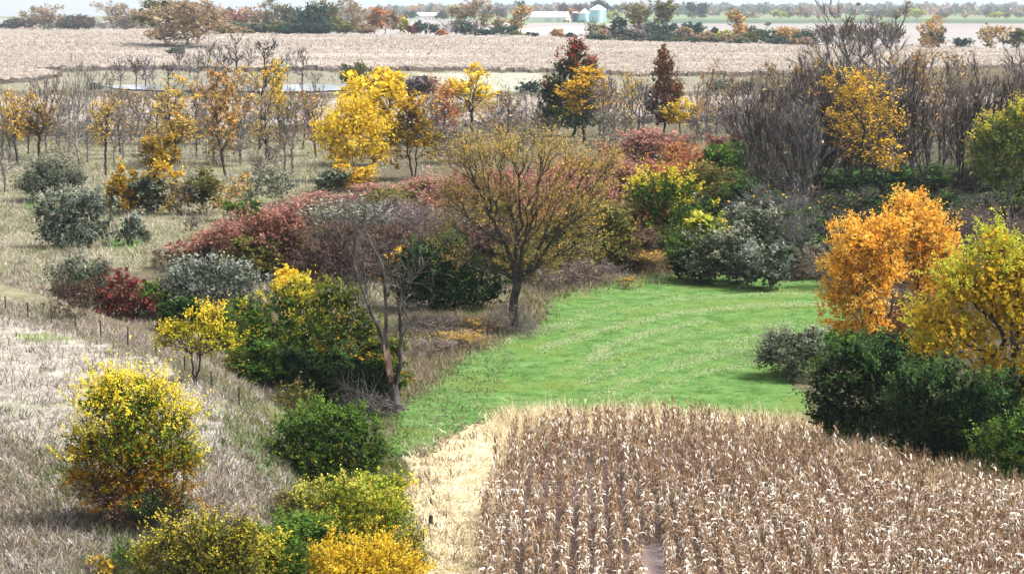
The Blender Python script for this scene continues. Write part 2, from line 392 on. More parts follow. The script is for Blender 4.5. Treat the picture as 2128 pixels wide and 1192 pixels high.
def plant_obj(name, wm, cm, kind, loc, leaf, bark, label, cat, group=None, rot=0, scale=(1, 1, 1), twig=None):
    o = bpy.data.objects.new(name, None); COL.objects.link(o); o.empty_display_size = .5
    o.location = loc; o.rotation_euler = (0, 0, rot); o.scale = scale
    o['label'] = label; o['category'] = cat
    if group: o['group'] = group
    a, b = PART.get(kind, ('trunk', 'crown'))
    t = obj(a, wm, o); c = obj(b, cm, o)
    t.material_slots[0].link = 'OBJECT'; t.material_slots[0].material = BARK[bark]
    for i, m in enumerate((LM[leaf], BARK[twig or bark])):
        c.material_slots[i].link = 'OBJECT'; c.material_slots[i].material = m
    return o
SEED = [100]
PROTO = {}
LAIS = (.03, .12, .4, .8, 1.3, 2.0, 3.0)
def proto(kind, W, H, s, rg, cb, lai, stems, up, nodes):
    """alike plants share a few shapes, chosen by kind, leafiness and how large they show"""
    lai = KP[kind][0] if lai is None else lai; lai = min(LAIS, key=lambda q: abs(math.log(q / lai)))
    wr = max(W, H) / s / 2.078                                   # size in render pixels
    cls = 0 if wr < 34 else 1 if wr < 62 else 2
    if kind == 'bare': cls = min(cls, 1) if wr < 90 else 2
    asp = 1 if W / H > .75 else 0
    nv = 3 if kind in ('shrub', 'twiggy', 'sparse', 'tree') and lai not in (.12, .4) else 2
    if kind == 'bare': nv = 5
    v = rg.randint(nv); key = (kind, v, cls, asp, lai, round(cb * 5) / 5, stems or 0, up, nodes or 0)
    w0 = 10. if asp else 5.5
    h0 = 10. if not asp else 8.
    if key not in PROTO:
        px = max(w0, h0) / (26, 47, 76)[cls]
        wood, crown = build_plant(kind, w0, h0, px, rs(abs(hash((kind == 'tree', len(kind), v, cls, asp, int(lai * 100)))) % 99991), cb=cb, lai=lai, stems=stems, up=up, nodes=nodes, lsize=2.1 if cls else 2.3)
        PROTO[key] = (wood.mesh(kind + '_wood', (None,)), crown.mesh(kind + '_crown', (None, None), attr=True))
    return PROTO[key], (W / w0, W / w0, H / h0)
def plant(kind, bx, by, top, wd, leaf, label, name=None, cat=None, bark='dark', cb=.25, lob=None, group=None, dz=0, twig=None, lai=None, stems=None, up=.35, nodes=None, **kw):
    """bx, by: where it stands in the photo; top: row of its highest point; wd: width in pixels"""
    SEED[0] += 1; rg = rs(SEED[0]); name = name or ('shrub' if kind in PART else 'tree'); cat = cat or ('shrub' if kind in PART else 'tree')
    x, y, z = (float(c) for c in ground(bx, by)); s = math.hypot(y, CAMH - z) / F / .985
    H = (by - top) * s; W = wd * s
    if lob is None and not kw:
        (wm, cm), scl = proto(kind, W, H, s, rg, cb, lai, stems, up, nodes)
        return plant_obj(name, wm, cm, kind, (x, y, z - dz), leaf, bark, label, cat, group, rg.uniform(0, 6.28), scl, twig)
    if lob and kind in PART and name != 'tree': lob = list(lob) + [(bx, by - .2 * (by - top), wd * .42, .22 * (by - top))]
    lobes = lob and [((cx - bx) * s, rg.uniform(-.15, .15) * rx * s, (by - cyy) * s, rx * s, rx * s * .9, ry * s) for cx, cyy, rx, ry in lob]
    wood, crown = build_plant(kind, W, H, s * 2.078, rg, cb=cb, lobes=lobes, lai=lai, stems=stems, up=up, nodes=nodes, **kw)
    wm = wood.mesh(name + '_wood', (None,)); cm = crown.mesh(name + '_crown', (None, None), attr=True)
    return plant_obj(name, wm, cm, kind, (x, y, z - dz), leaf, bark, label, cat, group, twig=twig)
def far_plant(kind, bx, by, top, wd, leaf, label, name='tree', bark='grey', cb=.2, variants=0, px=0, **kw):
    return plant(kind, bx, by, top, wd, leaf, label, name=name, bark=bark, cb=cb, **kw)

# ------------------------------------------------------------------ ground
Z_LAWN = [(800, 920), (850, 850), (868, 800), (945, 748), (1015, 718), (1122, 668), (1132, 625), (1200, 598), (1310, 585), (1400, 568), (1560, 578), (1720, 590), (1800, 640), (1730, 720), (1650, 790), (1700, 890),
          (1600, 875), (1450, 862), (1300, 858), (1100, 856), (1030, 862), (960, 890), (900, 935), (840, 955)]
Z_STRAW = [(845, 965), (905, 935), (975, 885), (1040, 858), (1100, 852), (1200, 856), (1300, 856), (1450, 862), (1600, 872), (1720, 905), (1900, 945), (2128, 1010), (2300, 1050), (2300, 1110), (2000, 1035), (1750, 975), (1600, 940), (1400, 920), (1200, 915), (1100, 935), (1060, 990), (1040, 1100), (1010, 1290), (900, 1290), (870, 1130), (850, 1050)]
Z_CORN = [(985, 1300), (1005, 1120), (1022, 1040), (1032, 985), (1060, 950), (1110, 925), (1200, 908), (1330, 900), (1450, 908), (1600, 930), (1750, 968), (1900, 1005), (2128, 1062), (2420, 1140), (2420, 1300)]
Z_LEFT = [(-300, 640), (0, 655), (110, 680), (330, 745), (420, 800), (520, 850), (590, 900), (610, 1010), (560, 1130), (500, 1300), (-300, 1300)]
Z_LEFTLOW = [(-300, 900), (60, 905), (180, 960), (330, 1060), (420, 940), (520, 1000), (470, 880), (420, 800), (520, 850), (590, 900), (610, 1010), (560, 1130), (500, 1300), (-300, 1300)]
Z_MID = [(-300, 290), (250, 292), (640, 285), (700, 300), (690, 380), (560, 420), (480, 460), (380, 520), (320, 560), (120, 560), (100, 660), (-300, 640)]
Z_BANK = [(830, 700), (860, 640), (1060, 640), (1080, 540), (1280, 500), (1420, 545), (1400, 585), (1300, 592), (1190, 605), (1130, 640), (1105, 680), (985, 733), (890, 800), (845, 840)]
BACK_CORN = [(-400, 190), (0, 176), (60, 171), (130, 160), (55, 147), (340, 146), (600, 149), (700, 147), (960, 149), (1130, 150), (1300, 158), (1560, 158), (1800, 150), (2128, 140), (2600, 130), (2600, 108), (2128, 106), (1700, 99), (1400, 90), (1130, 82), (700, 76), (460, 70), (300, 62), (0, 62), (-400, 62)]
MID_CORN = [(-400, 214), (0, 212), (330, 217), (720, 217), (1000, 214), (1130, 214), (1560, 212), (2128, 206), (2500, 204), (2500, 238), (2128, 240), (1560, 252), (1100, 262), (700, 272), (600, 276), (250, 284), (-400, 284)]
MEADOW = [(40, 150), (360, 147), (700, 149), (1130, 151), (1560, 160), (1560, 190), (1130, 194), (720, 192), (300, 190), (0, 186)]
STUBBLE = [(420, 40), (2600, 50), (2600, 104), (2128, 104), (1700, 97), (1400, 88), (1130, 80), (700, 74), (460, 68)]
def wobble(u, v, a):
    return u + a * np.sin(v * .07 + u * .013) + a * .6 * np.sin(u * .05 - v * .11), v + a * .5 * np.sin(u * .06 + 1) + a * .4 * np.sin(u * .021 + v * .05)
def ground_colour(x, y):
    h = height(x, y); u, v = unproject(x, y, h); behind = y < 20
    c = np.empty(x.shape + (3,)); c[:] = (.1, .083, .055)
    def paint(poly, col, wob=6):
        k = in_poly(*wobble(u, v, wob), poly) & ~behind; c[k] = col
    c[(v < 100) & ~behind] = (.27, .245, .235)
    k = (v < 60) & (v > 36) & (u > 1330) & ~behind; c[k] = (.25, .225, .215)
    k = (v < 49) & (v > 40) & (u > 1330) & ~behind; c[k] = (.09, .12, .085)
    k = (v < 41) & ~behind; c[k] = (.16, .19, .11)
    paint([(1000, 47), (1330, 50), (1330, 42), (1000, 40)], (.14, .2, .09), 1)
    paint([(1050, 60), (1200, 56), (1400, 60), (1500, 68), (1250, 72), (1100, 70)], (.4, .38, .36), 1)
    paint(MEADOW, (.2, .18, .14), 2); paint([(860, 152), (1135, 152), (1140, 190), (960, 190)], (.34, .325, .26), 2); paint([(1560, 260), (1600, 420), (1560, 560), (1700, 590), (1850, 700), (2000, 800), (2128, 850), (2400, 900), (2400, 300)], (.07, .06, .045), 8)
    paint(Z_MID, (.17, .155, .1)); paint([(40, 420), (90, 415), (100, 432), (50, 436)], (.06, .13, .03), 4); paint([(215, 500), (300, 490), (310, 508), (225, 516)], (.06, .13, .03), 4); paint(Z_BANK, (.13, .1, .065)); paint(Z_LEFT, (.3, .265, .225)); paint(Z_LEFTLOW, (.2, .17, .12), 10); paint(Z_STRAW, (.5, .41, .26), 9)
    paint(Z_CORN, (.12, .085, .075), 3)
    paint([(1330, 1130), (1385, 1125), (1405, 1290), (1330, 1290)], (.25, .19, .18), 2)
    paint([(40, 690), (120, 695), (160, 705), (100, 715), (30, 700)], (.17, .21, .07), 4)
    paint([(520, 1100), (560, 1010), (500, 930), (470, 880), (520, 900), (570, 960), (600, 1050)], (.08, .15, .04), 4)
    return c, u, v
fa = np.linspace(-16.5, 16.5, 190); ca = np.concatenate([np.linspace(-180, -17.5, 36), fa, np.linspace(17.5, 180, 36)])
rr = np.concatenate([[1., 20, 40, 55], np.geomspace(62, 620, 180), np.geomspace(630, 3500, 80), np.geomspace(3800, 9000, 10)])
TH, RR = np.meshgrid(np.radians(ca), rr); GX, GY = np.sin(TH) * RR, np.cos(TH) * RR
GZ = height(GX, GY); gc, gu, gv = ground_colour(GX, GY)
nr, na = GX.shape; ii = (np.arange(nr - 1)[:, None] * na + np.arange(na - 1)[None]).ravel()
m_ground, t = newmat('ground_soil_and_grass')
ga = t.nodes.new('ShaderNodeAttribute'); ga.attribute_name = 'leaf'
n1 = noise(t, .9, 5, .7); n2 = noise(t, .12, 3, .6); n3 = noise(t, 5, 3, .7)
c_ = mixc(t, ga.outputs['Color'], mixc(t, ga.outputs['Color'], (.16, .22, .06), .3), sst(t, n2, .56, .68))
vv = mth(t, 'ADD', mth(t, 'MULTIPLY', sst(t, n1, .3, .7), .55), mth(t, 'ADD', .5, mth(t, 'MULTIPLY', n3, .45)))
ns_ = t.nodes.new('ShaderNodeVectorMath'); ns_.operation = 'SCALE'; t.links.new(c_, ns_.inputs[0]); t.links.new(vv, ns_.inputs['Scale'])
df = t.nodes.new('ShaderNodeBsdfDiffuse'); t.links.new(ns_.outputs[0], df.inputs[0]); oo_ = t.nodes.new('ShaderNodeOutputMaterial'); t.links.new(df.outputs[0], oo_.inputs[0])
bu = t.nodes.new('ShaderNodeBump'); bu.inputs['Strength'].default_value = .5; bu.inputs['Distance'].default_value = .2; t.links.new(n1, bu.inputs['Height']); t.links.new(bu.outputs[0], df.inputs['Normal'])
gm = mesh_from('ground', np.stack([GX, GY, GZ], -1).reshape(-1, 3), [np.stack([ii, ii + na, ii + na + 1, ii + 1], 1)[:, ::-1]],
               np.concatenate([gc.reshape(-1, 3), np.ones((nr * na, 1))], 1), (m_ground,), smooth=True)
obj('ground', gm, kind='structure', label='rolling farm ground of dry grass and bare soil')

def sheet(name, poly, mat, lift, du, dv, wob=0, **props):
    """a draped sheet cut from a grid in depth and width that covers the outline's footprint"""
    us = [p[0] for p in poly]; vs = [p[1] for p in poly]
    U, V = np.meshgrid(np.arange(min(us), max(us) + du, du), np.arange(min(vs), max(vs) + dv, dv))
    X, Y, Zz = ground(U, V); Zz = Zz + lift
    rj = rs(3).normal(size=(2,) + U[:-1, :-1].shape) * wob
    m = in_poly(*wobble((U[:-1, :-1] + U[1:, 1:]) / 2 + rj[0], (V[:-1, :-1] + V[1:, 1:]) / 2 + rj[1] * .6, wob), poly)
    n_ = U.shape[1]; a = (np.arange(U.shape[0] - 1)[:, None] * n_ + np.arange(n_ - 1)[None])[m]
    f = np.stack([a, a + n_, a + n_ + 1, a + 1], 1); used, inv = np.unique(f, return_inverse=True)
    me = mesh_from(name, np.stack([X, Y, Zz], -1).reshape(-1, 3)[used], [inv.reshape(f.shape)], None, (mat,), smooth=True)
    return obj(name, me, **props)
m_lawn, t = newmat('mown_lawn')
f1 = noise(t, .6, 6, .75); f2 = noise(t, 1.6, 6, .8); f3 = noise(t, .12, 5, .7)
cc = mixc(t, (.055, .118, .028), (.112, .2, .06), sst(t, f1, .35, .65)); cc = mixc(t, cc, (.2, .215, .1), mth(t, 'MULTIPLY', sst(t, f2, .5, .75), .6)); cc = mixc(t, cc, (.13, .165, .04), mth(t, 'MULTIPLY', sst(t, f3, .5, .62), .55)); cc = mixc(t, cc, (.02, .06, .013), mth(t, 'MULTIPLY', sst(t, noise(t, 1.1, 6, .8), .52, .64), .7))
pd = t.nodes.new('ShaderNodeBsdfDiffuse'); t.links.new(cc, pd.inputs[0]); o_ = t.nodes.new('ShaderNodeOutputMaterial'); t.links.new(pd.outputs[0], o_.inputs[0])
bu = t.nodes.new('ShaderNodeBump'); bu.inputs['Strength'].default_value = .7; bu.inputs['Distance'].default_value = .1; t.links.new(f2, bu.inputs['Height']); t.links.new(bu.outputs[0], pd.inputs['Normal'])
sheet('lawn', Z_LAWN, m_lawn, .05, 5, 3, 8, kind='structure', label='bright green mown clearing between the thicket and the corn')
m_water = solid('pond_water', (.3, .33, .35), None, rough=.08, spec=.6)
POND = [(218, 180), (345, 178), (420, 180), (560, 179), (722, 178), (726, 190), (640, 193), (450, 192), (330, 191), (240, 187)]
sheet('pond', POND, m_water, .4, 6, 1.0, 0, kind='structure', label='narrow pale pond behind the slender bare trees')

# ------------------------------------------------------------------ blades of grass (uncountable: stuff)
def sample_poly(poly, n, rg):
    us = [p[0] for p in poly]; vs = [p[1] for p in poly]; out = []
    while sum(len(o) for o in out) < n:
        q = np.stack([rg.uniform(min(us), max(us), n * 2), rg.uniform(min(vs), max(vs), n * 2)], 1)
        out.append(q[in_poly(*wobble(q[:, 0], q[:, 1], 7), poly)])
    return np.concatenate(out)[:n]
def blades(name, poly, nclump, per, length, width, mat, label, seed, lean=.8, spread=.25, lift=0, smin=.0, kind='stuff', jit=0, simple=False):
    rg = rs(seed); q = sample_poly(poly, nclump, rg) + rg.normal(size=(nclump, 2)) * [jit, jit * .6]; x, y, z = ground(q[:, 0], q[:, 1])
    sc_ = 1.0 + smin * np.hypot(x, y) / 100
    a0 = rg.uniform(0, 6.28, nclump); cgrp = rg.uniform(0, 1, nclump); low = .5 + .5 * np.sin(x * .5 + y * .17 + 2 * np.sin(y * .11)) * np.sin(y * .23 + x * .2)
    i = np.repeat(np.arange(nclump), per); n = len(i)
    l = length * rg.uniform(.5, 1.3, n) * sc_[i] * (.7 + .6 * cgrp[i]); wd = width * rg.uniform(.6, 1.3, n) * sc_[i]
    ang = a0[i] + rg.normal(0, .9, n); tilt = np.clip(rg.normal(lean, .35, n), 0, 1.5)
    bx_, by_ = x[i] + rg.normal(0, spread, n) * sc_[i], y[i] + rg.normal(0, spread, n) * sc_[i]; bz = height(bx_, by_) - .02 + lift
    d = np.stack([np.cos(ang) * np.sin(tilt), np.sin(ang) * np.sin(tilt), np.cos(tilt)], 1)
    t1 = np.minimum(tilt + .5, 1.75); d2 = np.stack([np.cos(ang) * np.sin(t1), np.sin(ang) * np.sin(t1), np.cos(t1)], 1)
    sa = rg.uniform(0, 6.28, n); sd = np.stack([np.cos(sa), np.sin(sa), 0 * sa], 1) * wd[:, None]
    B = np.stack([bx_, by_, bz], 1); M_ = B + d * l[:, None] * .55; T_ = M_ + d2 * l[:, None] * .45
    V = np.stack([B - sd, B + sd, M_ + sd * .8, M_ - sd * .8, T_], 1).reshape(-1, 3); b = np.arange(n)[:, None] * 5
    at = np.stack([rg.uniform(0, 1, n), np.clip(.5 * cgrp[i] + .5 * low[i], 0, 1), rg.uniform(0, 1, n), np.clip(l / length / 1.4, 0, 1)], 1)
    if simple:
        me = mesh_from(name, np.stack([B - sd, B + sd, T_], 1).reshape(-1, 3), [np.arange(n)[:, None] * 3 + np.array([[0, 1, 2]])], np.repeat(at, 3, 0), (mat,))
    else:
        me = mesh_from(name, V, [b + np.array([[0, 1, 2, 3]]), b + np.array([[3, 2, 4]])], np.repeat(at, 5, 0), (mat,))
    return obj(name, me, kind=kind, label=label)
G_DRY = leafmat('dry_grass', (.24, .212, .185), (.53, .49, .455), (.2, .18, .11), .68, trans=.2, var=.8)
G_LOW = leafmat('low_grass', (.16, .125, .085), (.34, .28, .21), (.1, .14, .04), .62, trans=.2, var=.7)
G_MID = leafmat('mid_grass', (.26, .235, .165), (.47, .43, .345), (.15, .18, .075), .66, trans=.2)
G_STRAW = leafmat('straw', (.56, .45, .27), (.84, .72, .5), (.36, .27, .16), .8, trans=.2)
G_BANK2 = leafmat('verge_grass', (.25, .2, .16), (.44, .38, .32), (.17, .2, .08), .74, trans=.2, var=.6)
G_BANK = leafmat('bank_grass', (.2, .15, .1), (.38, .3, .22), (.14, .18, .05), .75, trans=.2)
G_LAWN = leafmat('lawn_grass', (.06, .12, .03), (.12, .21, .065), (.24, .22, .11), .68, trans=.25)
G_CLIP = leafmat('clippings', (.3, .38, .17), (.45, .5, .28), None, trans=.2)
G_WEED = leafmat('weeds', (.06, .11, .03), (.14, .18, .06), (.3, .24, .08), .75, trans=.25)
blades('grass', Z_LEFT, 9000, 6, .55, .022, G_DRY, 'tall pale dry grass over the field by the fence', 1, .75, .2, jit=8)
blades('grass', Z_LEFTLOW, 4500, 7, .65, .024, G_LOW, 'brown and green tussocks at the foot of the pale field', 11, .7, .22, jit=16)
blades('grass', Z_MID, 9000, 5, .55, .04, G_MID, 'rough straw-coloured grass between the shrubs beyond the fence', 2, .75, .35, smin=.15, simple=True, jit=10)
blades('weeds', Z_MID, 700, 14, .95, .035, G_BANK2, 'taller dull weeds scattered through the rough meadow', 21, .5, .4, smin=.1, simple=True)
blades('weeds', Z_MID, 800, 14, .55, .04, G_WEED, 'green weeds scattered through the rough meadow', 22, .7, .5, smin=.1, simple=True)
blades('weeds', Z_LEFT, 900, 12, .55, .03, G_LOW, 'dull tussocks scattered through the pale field', 23, .6, .3)
blades('grass', [(-300, 615), (0, 632), (110, 655), (220, 672), (330, 690), (400, 720), (500, 770), (600, 800), (640, 840), (560, 850), (440, 815), (330, 750), (110, 690), (0, 662), (-300, 645)], 2600, 6, .5, .028, G_BANK2, 'taller dull grass along the fence line', 12, .6, .25, jit=8, simple=True)
blades('grass', [(1560, 880), (1650, 872), (1720, 895), (1900, 940), (2128, 1005), (2250, 1040), (2250, 1075), (1900, 990), (1700, 940), (1560, 925)], 1500, 7, 1.1, .022, G_STRAW, 'tall golden grass between corn and dark bushes', 13, .35, .25, jit=6, simple=True)
blades('grass', [(1020, 862), (1100, 850), (1330, 856), (1560, 866), (1560, 905), (1330, 895), (1150, 900), (1040, 950)], 1200, 7, .9, .022, G_STRAW, 'tall golden grass behind the last corn row', 14, .4, .25, jit=6, simple=True)
blades('grass', [(-150, 560), (60, 590), (110, 610), (330, 655), (430, 715), (480, 780), (330, 705), (110, 662), (-150, 640)], 1500, 7, .6, .035, G_BANK2, 'rough grass behind the fence line', 15, .65, .3, jit=14, simple=True)
blades('grass', Z_STRAW, 4500, 6, .5, .022, G_STRAW, 'flattened golden straw along the edge of the corn', 3, 1.05, .25, jit=20)
blades('weeds', [(840, 960), (900, 925), (980, 880), (1050, 860), (1050, 900), (980, 960), (930, 1010), (930, 1100), (1000, 1190), (920, 1190), (880, 1100), (850, 1040)], 90, 12, .6, .028, G_BANK, 'brown weeds between lawn and straw', 31, .6, .3, jit=15)
blades('weeds', Z_BANK, 1500, 8, .55, .03, G_WEED, 'green weeds on the bank round the clearing', 32, .6, .35, jit=14)
blades('weeds', [(840, 955), (840, 840), (900, 790), (985, 735), (1060, 715), (1060, 760), (1000, 850), (930, 910)], 500, 6, .28, .028, G_LOW, 'rough olive grass on the left rim of the clearing', 33, .8, .3, .03, jit=16)
blades('grass', [(0, 152), (360, 150), (1130, 153), (1560, 162), (1560, 205), (1130, 205), (720, 176), (300, 176), (0, 205)], 4000, 4, .9, .11, G_MID, 'dull grass round the pond and in the far meadow', 34, .7, 1.2, simple=True)
blades('grass', [(-300, 268), (250, 270), (700, 262), (1100, 255), (1560, 245), (2128, 235), (2128, 300), (1560, 300), (1100, 310), (640, 300), (-300, 300)], 4500, 4, .8, .07, G_MID, 'dull grass below the pale corn strip', 35, .7, .6, simple=True)
blades('grass', Z_BANK, 4500, 6, .8, .03, G_BANK, 'brown weedy grass on the bank round the clearing', 4, .6, .35, jit=14, simple=True)
blades('grass', Z_LAWN, 16000, 4, .10, .032, G_LAWN, 'short green blades of the mown clearing', 5, .95, .3, .03, .2, jit=12, simple=True)
blades('grass', [(560, 1192), (620, 1010), (540, 900), (470, 815), (340, 740), (420, 760), (560, 800), (720, 830), (840, 860), (850, 950), (850, 1050), (900, 1192), (900, 1290), (500, 1290)], 3500, 7, .5, .025, G_WEED, 'green and brown weeds in the ditch beside the field', 6, .7, .3, simple=True)
blades('grass', [(640, 290), (1600, 260), (1750, 420), (1760, 560), (1400, 560), (900, 640), (300, 640), (330, 540), (640, 430)], 6000, 5, .7, .045, G_MID, 'dry grass under the thicket and the grove', 7, .6, .4, smin=.1, simple=True)
def windrow(pts, n, wdt, seed):
    rg = rs(seed); P = np.array(pts, float); t = rg.uniform(0, len(P) - 1, n); k = np.minimum(t.astype(int), len(P) - 2); f = (t - k)[:, None]
    q = P[k] * (1 - f) + P[k + 1] * f; q[:, 1] += rg.normal(0, wdt, n); q[:, 0] += rg.normal(0, 6, n); return q
_sp = sample_poly
WR = np.concatenate([windrow(p, n, wd, 60 + i) for i, (p, n, wd) in enumerate([
    ([(1005, 722), (1100, 693), (1180, 672)], 1100, 2.5), ([(1120, 728), (1240, 690), (1400, 652), (1560, 637), (1730, 632)], 3600, 2.6), ([(1225, 750), (1260, 722), (1350, 692), (1470, 668)], 1700, 2.4),
    ([(1330, 605), (1420, 622), (1580, 612), (1700, 612)], 500, 2), ([(1180, 690), (1210, 650), (1290, 625)], 400, 2.5), ([(1400, 760), (1500, 730), (1640, 700)], 700, 6)] + [([(1120 + k * 30, 728 + k * 26), (1240 + k * 20, 690 + k * 26), (1400 + k * 10, 652 + k * 25), (1560, 637 + k * 24), (1720 - max(0, k) * 25, 632 + k * 22)], 1100, 3.2) for k in (-1, 1.8, 2.8, 3.9, 5)])])
sample_poly = lambda poly, n, rg: WR
blades('grass_clippings', None, len(WR), 4, .13, .022, G_CLIP, 'pale curved lines of cut grass across the green clearing', 8, 1.0, .3, .09, simple=True)
sample_poly = _sp

# ------------------------------------------------------------------ corn
M_CORN = leafmat('corn', (.165, .093, .05), (.38, .245, .148), (.85, .77, .66), .68, trans=.22, var=.6)
def corn_plant(rg, H, nl, seg, lw):
    g = Geo(); lean = rg.normal(0, .05, 2) * H
    top = np.array([lean[0], lean[1], H]); P = np.array([[0, 0, -.05], [lean[0] * .4, lean[1] * .4, H * .5], top])
    V, Fq = polytube(P, [.017, .014, .006], 3); st = (V, Fq)
    LV, LA, LQ, LT, n = [], [], [], [], 0
    plane = rg.uniform(0, 6.28)
    for i in range(nl):
        z = H * (.12 + .8 * (i + rg.uniform(0, .6)) / nl); b = np.array([lean[0] * z / H, lean[1] * z / H, z])
        a = plane + (i % 2) * math.pi + rg.normal(0, .8); L_ = .62 * rg.uniform(.7, 1.25) * (1 - .35 * abs(z / H - .55))
        o = np.array([math.cos(a), math.sin(a), 0]); s = np.array([-math.sin(a), math.cos(a), 0]) * lw * rg.uniform(.7, 1.2) / 2
        s = s + np.array([0, 0, rg.normal(0, .35)]) * lw / 2
        rise = rg.uniform(.2, 1.25); droop = rg.uniform(1.6, 3.2)
        pts = [b]
        el = rise
        for j in range(seg):
            pts.append(pts[-1] + (o * math.cos(el) + np.array([0, 0, math.sin(el)])) * L_ / seg); el -= droop * 2 / seg
            el = max(el, -1.5)
        r = rg.uniform(0, 1); at = [r, rg.uniform(0, 1), .5, z / H]
        for j in range(seg):
            k = (.75, 1, .8, .5)[j] if seg > 2 else (.9, .8)[j]
            LV += [pts[j] - s * k, pts[j] + s * k]
        LV.append(pts[-1]); LA += [at] * (2 * seg + 1)
        for j in range(seg - 1): LQ.append([n + 2 * j, n + 2 * j + 1, n + 2 * j + 3, n + 2 * j + 2])
        LT.append([n + 2 * seg - 2, n + 2 * seg - 1, n + 2 * seg]); n += 2 * seg + 1
    # tassel
    for i in range(3):
        a = rg.uniform(0, 6.28); o = np.array([math.cos(a), math.sin(a), 1.6]); s = np.array([-math.sin(a), math.cos(a), 0]) * .012
        LV += [top - s, top + s, top + o * .14]; LA += [[.2, .3, .5, 1]] * 3; LT.append([n, n + 1, n + 2]); n += 3
    ear = None
    z = H * rg.uniform(.38, .5); a = rg.uniform(0, 6.28); b = np.array([math.cos(a) * .02, math.sin(a) * .02, z]); e = b + np.array([math.cos(a) * .1, math.sin(a) * .1, -.2])
    ear = polytube([b, (b + e) / 2, e], [.02, .034, .012], 5)
    return st, (np.array(LV), [np.array(LQ).reshape(-1, 4), np.array(LT)], np.array(LA)), ear
rg = rs(77)
CORN_HI = []
m_stem = solid('corn_stem', (.3, .2, .13), (.45, .33, .24), 6, .8)
for i in range(10):
    st, lf, er = corn_plant(rg, rg.uniform(1.75, 2.3), rg.randint(12, 15), 4, .056)
    CORN_HI.append((mesh_from('corn_stem', st[0], [st[1]], None, (m_stem,)), mesh_from('corn_leaves', lf[0], lf[1], lf[2], (M_CORN,)), mesh_from('corn_ear', er[0], [er[1]], np.tile([.9, .55, .5, .5], (len(er[0]), 1)), (M_CORN,))))
CORN_LO = [corn_plant(rg, rg.uniform(1.7, 2.2), 11, 3, .06) for _ in range(10)] + [corn_plant(rg, rg.uniform(1.7, 2.2), 9, 2, .066) for _ in range(10)]
# rows run away from the camera, a few degrees right of straight ahead
ra_ = math.atan((1215 - CU) / F); dv_ = np.array([math.sin(ra_), math.cos(ra_)]); pv_ = np.array([math.cos(ra_), -math.sin(ra_)])
pts = []
for i in range(-45, 75):
    t_ = np.arange(60, 175, .2); t_ = t_ + rg.uniform(-.06, .06, len(t_))
    off = i * .762 + .04 * np.sin(t_ * .3 + i) + rg.normal(0, .05, len(t_)) + .12 * rg.normal(size=len(t_)) * (t_ > 98)
    pts.append(np.stack([pv_[0] * off + dv_[0] * t_, pv_[1] * off + dv_[1] * t_], 1))
pts = np.concatenate(pts); cu, cv = unproject(pts[:, 0], pts[:, 1], height(pts[:, 0], pts[:, 1]))
k = in_poly(*wobble(cu, cv, 4), Z_CORN)
gap = in_poly(cu, cv, [(1336, 1140), (1378, 1138), (1390, 1300), (1336, 1300)])
thin = in_poly(cu, cv, [(1020, 1080), (1250, 1055), (1300, 1010), (1250, 960), (1040, 975)]) & (rg.uniform(0, 1, len(cu)) < .35)
patch = np.sin(pts[:, 0] * .9 + 1.3 * np.sin(pts[:, 1] * .4)) * np.sin(pts[:, 1] * .55 + pts[:, 0] * .2)
k &= ~gap & ~thin & (rg.uniform(0, 1, len(cu)) < .93) & ~((patch > .8) & (rg.uniform(0, 1, len(cu)) < .6)) & (cu > 900) & (cu < 2300)
cp = pts[k]; cuu, cvv = cu[k], cv[k]
vis = (cvv < 1215) & (cuu > 990) & (cuu < 2150)
near = np.where(vis)[0][np.argsort(-cvv[vis])][:300]
isn = np.zeros(len(cp), bool); isn[near] = True
for i in near:
    st, lf, er = CORN_HI[rg.randint(10)]
    o = bpy.data.objects.new('corn_stalk', None); COL.objects.link(o)
    o.location = (cp[i, 0], cp[i, 1], float(height(cp[i, 0], cp[i, 1]))); o.rotation_euler = (0, 0, rg.uniform(0, 6.28)); s = rg.uniform(.75, 1.15); o.rotation_euler.x = rg.normal(0, .07) + (rg.uniform() < .06) * rg.normal(0, .5); o.scale = (s, s, s)
    o['label'] = 'dry brown corn stalk in the nearest rows of the corn field'; o['category'] = 'corn stalk'; o['group'] = 'nearest stalks of the corn field'
    obj('stem', st, o); obj('leaves', lf, o); obj('ear', er, o)
g = Geo(); rest = np.where(~isn)[0]; var = rg.randint(0, 10, len(rest)) + 10 * (cvv[rest] < 1060); rz = height(cp[rest, 0], cp[rest, 1])
for v in range(20):
    q = np.where(var == v)[0]; (sV, sF), (lV, lF, lA), _e = CORN_LO[v]
    a = rg.uniform(0, 6.28, len(q)); s = rg.uniform(.82, 1.12, len(q))
    ca_, sa_ = (np.cos(a) * s)[:, None], (np.sin(a) * s)[:, None]; ox = cp[rest[q]]
    def place(V):
        X = V[None, :, 0] * ca_ - V[None, :, 1] * sa_ + ox[:, 0:1]; Y = V[None, :, 0] * sa_ + V[None, :, 1] * ca_ + ox[:, 1:2]
        return np.stack([X, Y, V[None, :, 2] * s[:, None] + rz[q][:, None]], -1).reshape(-1, 3)
    def rep(Fx, nv): return (np.arange(len(q))[:, None, None] * nv + Fx[None]).reshape(-1, Fx.shape[1])
    jit = rg.uniform(-.25, .25, (len(q), 1, 4))
    g.add(place(lV), [rep(f, len(lV)) for f in lF], 0, np.clip(lA[None] + jit, 0, 1).reshape(-1, 4))
    g.add(place(sV), rep(sF, len(sV)), 1)
obj('corn_field', g.mesh('corn_field', (M_CORN, m_stem), attr=True), kind='stuff', label='standing field of dry brown corn behind the nearest rows')
print('corn plants', len(cp))
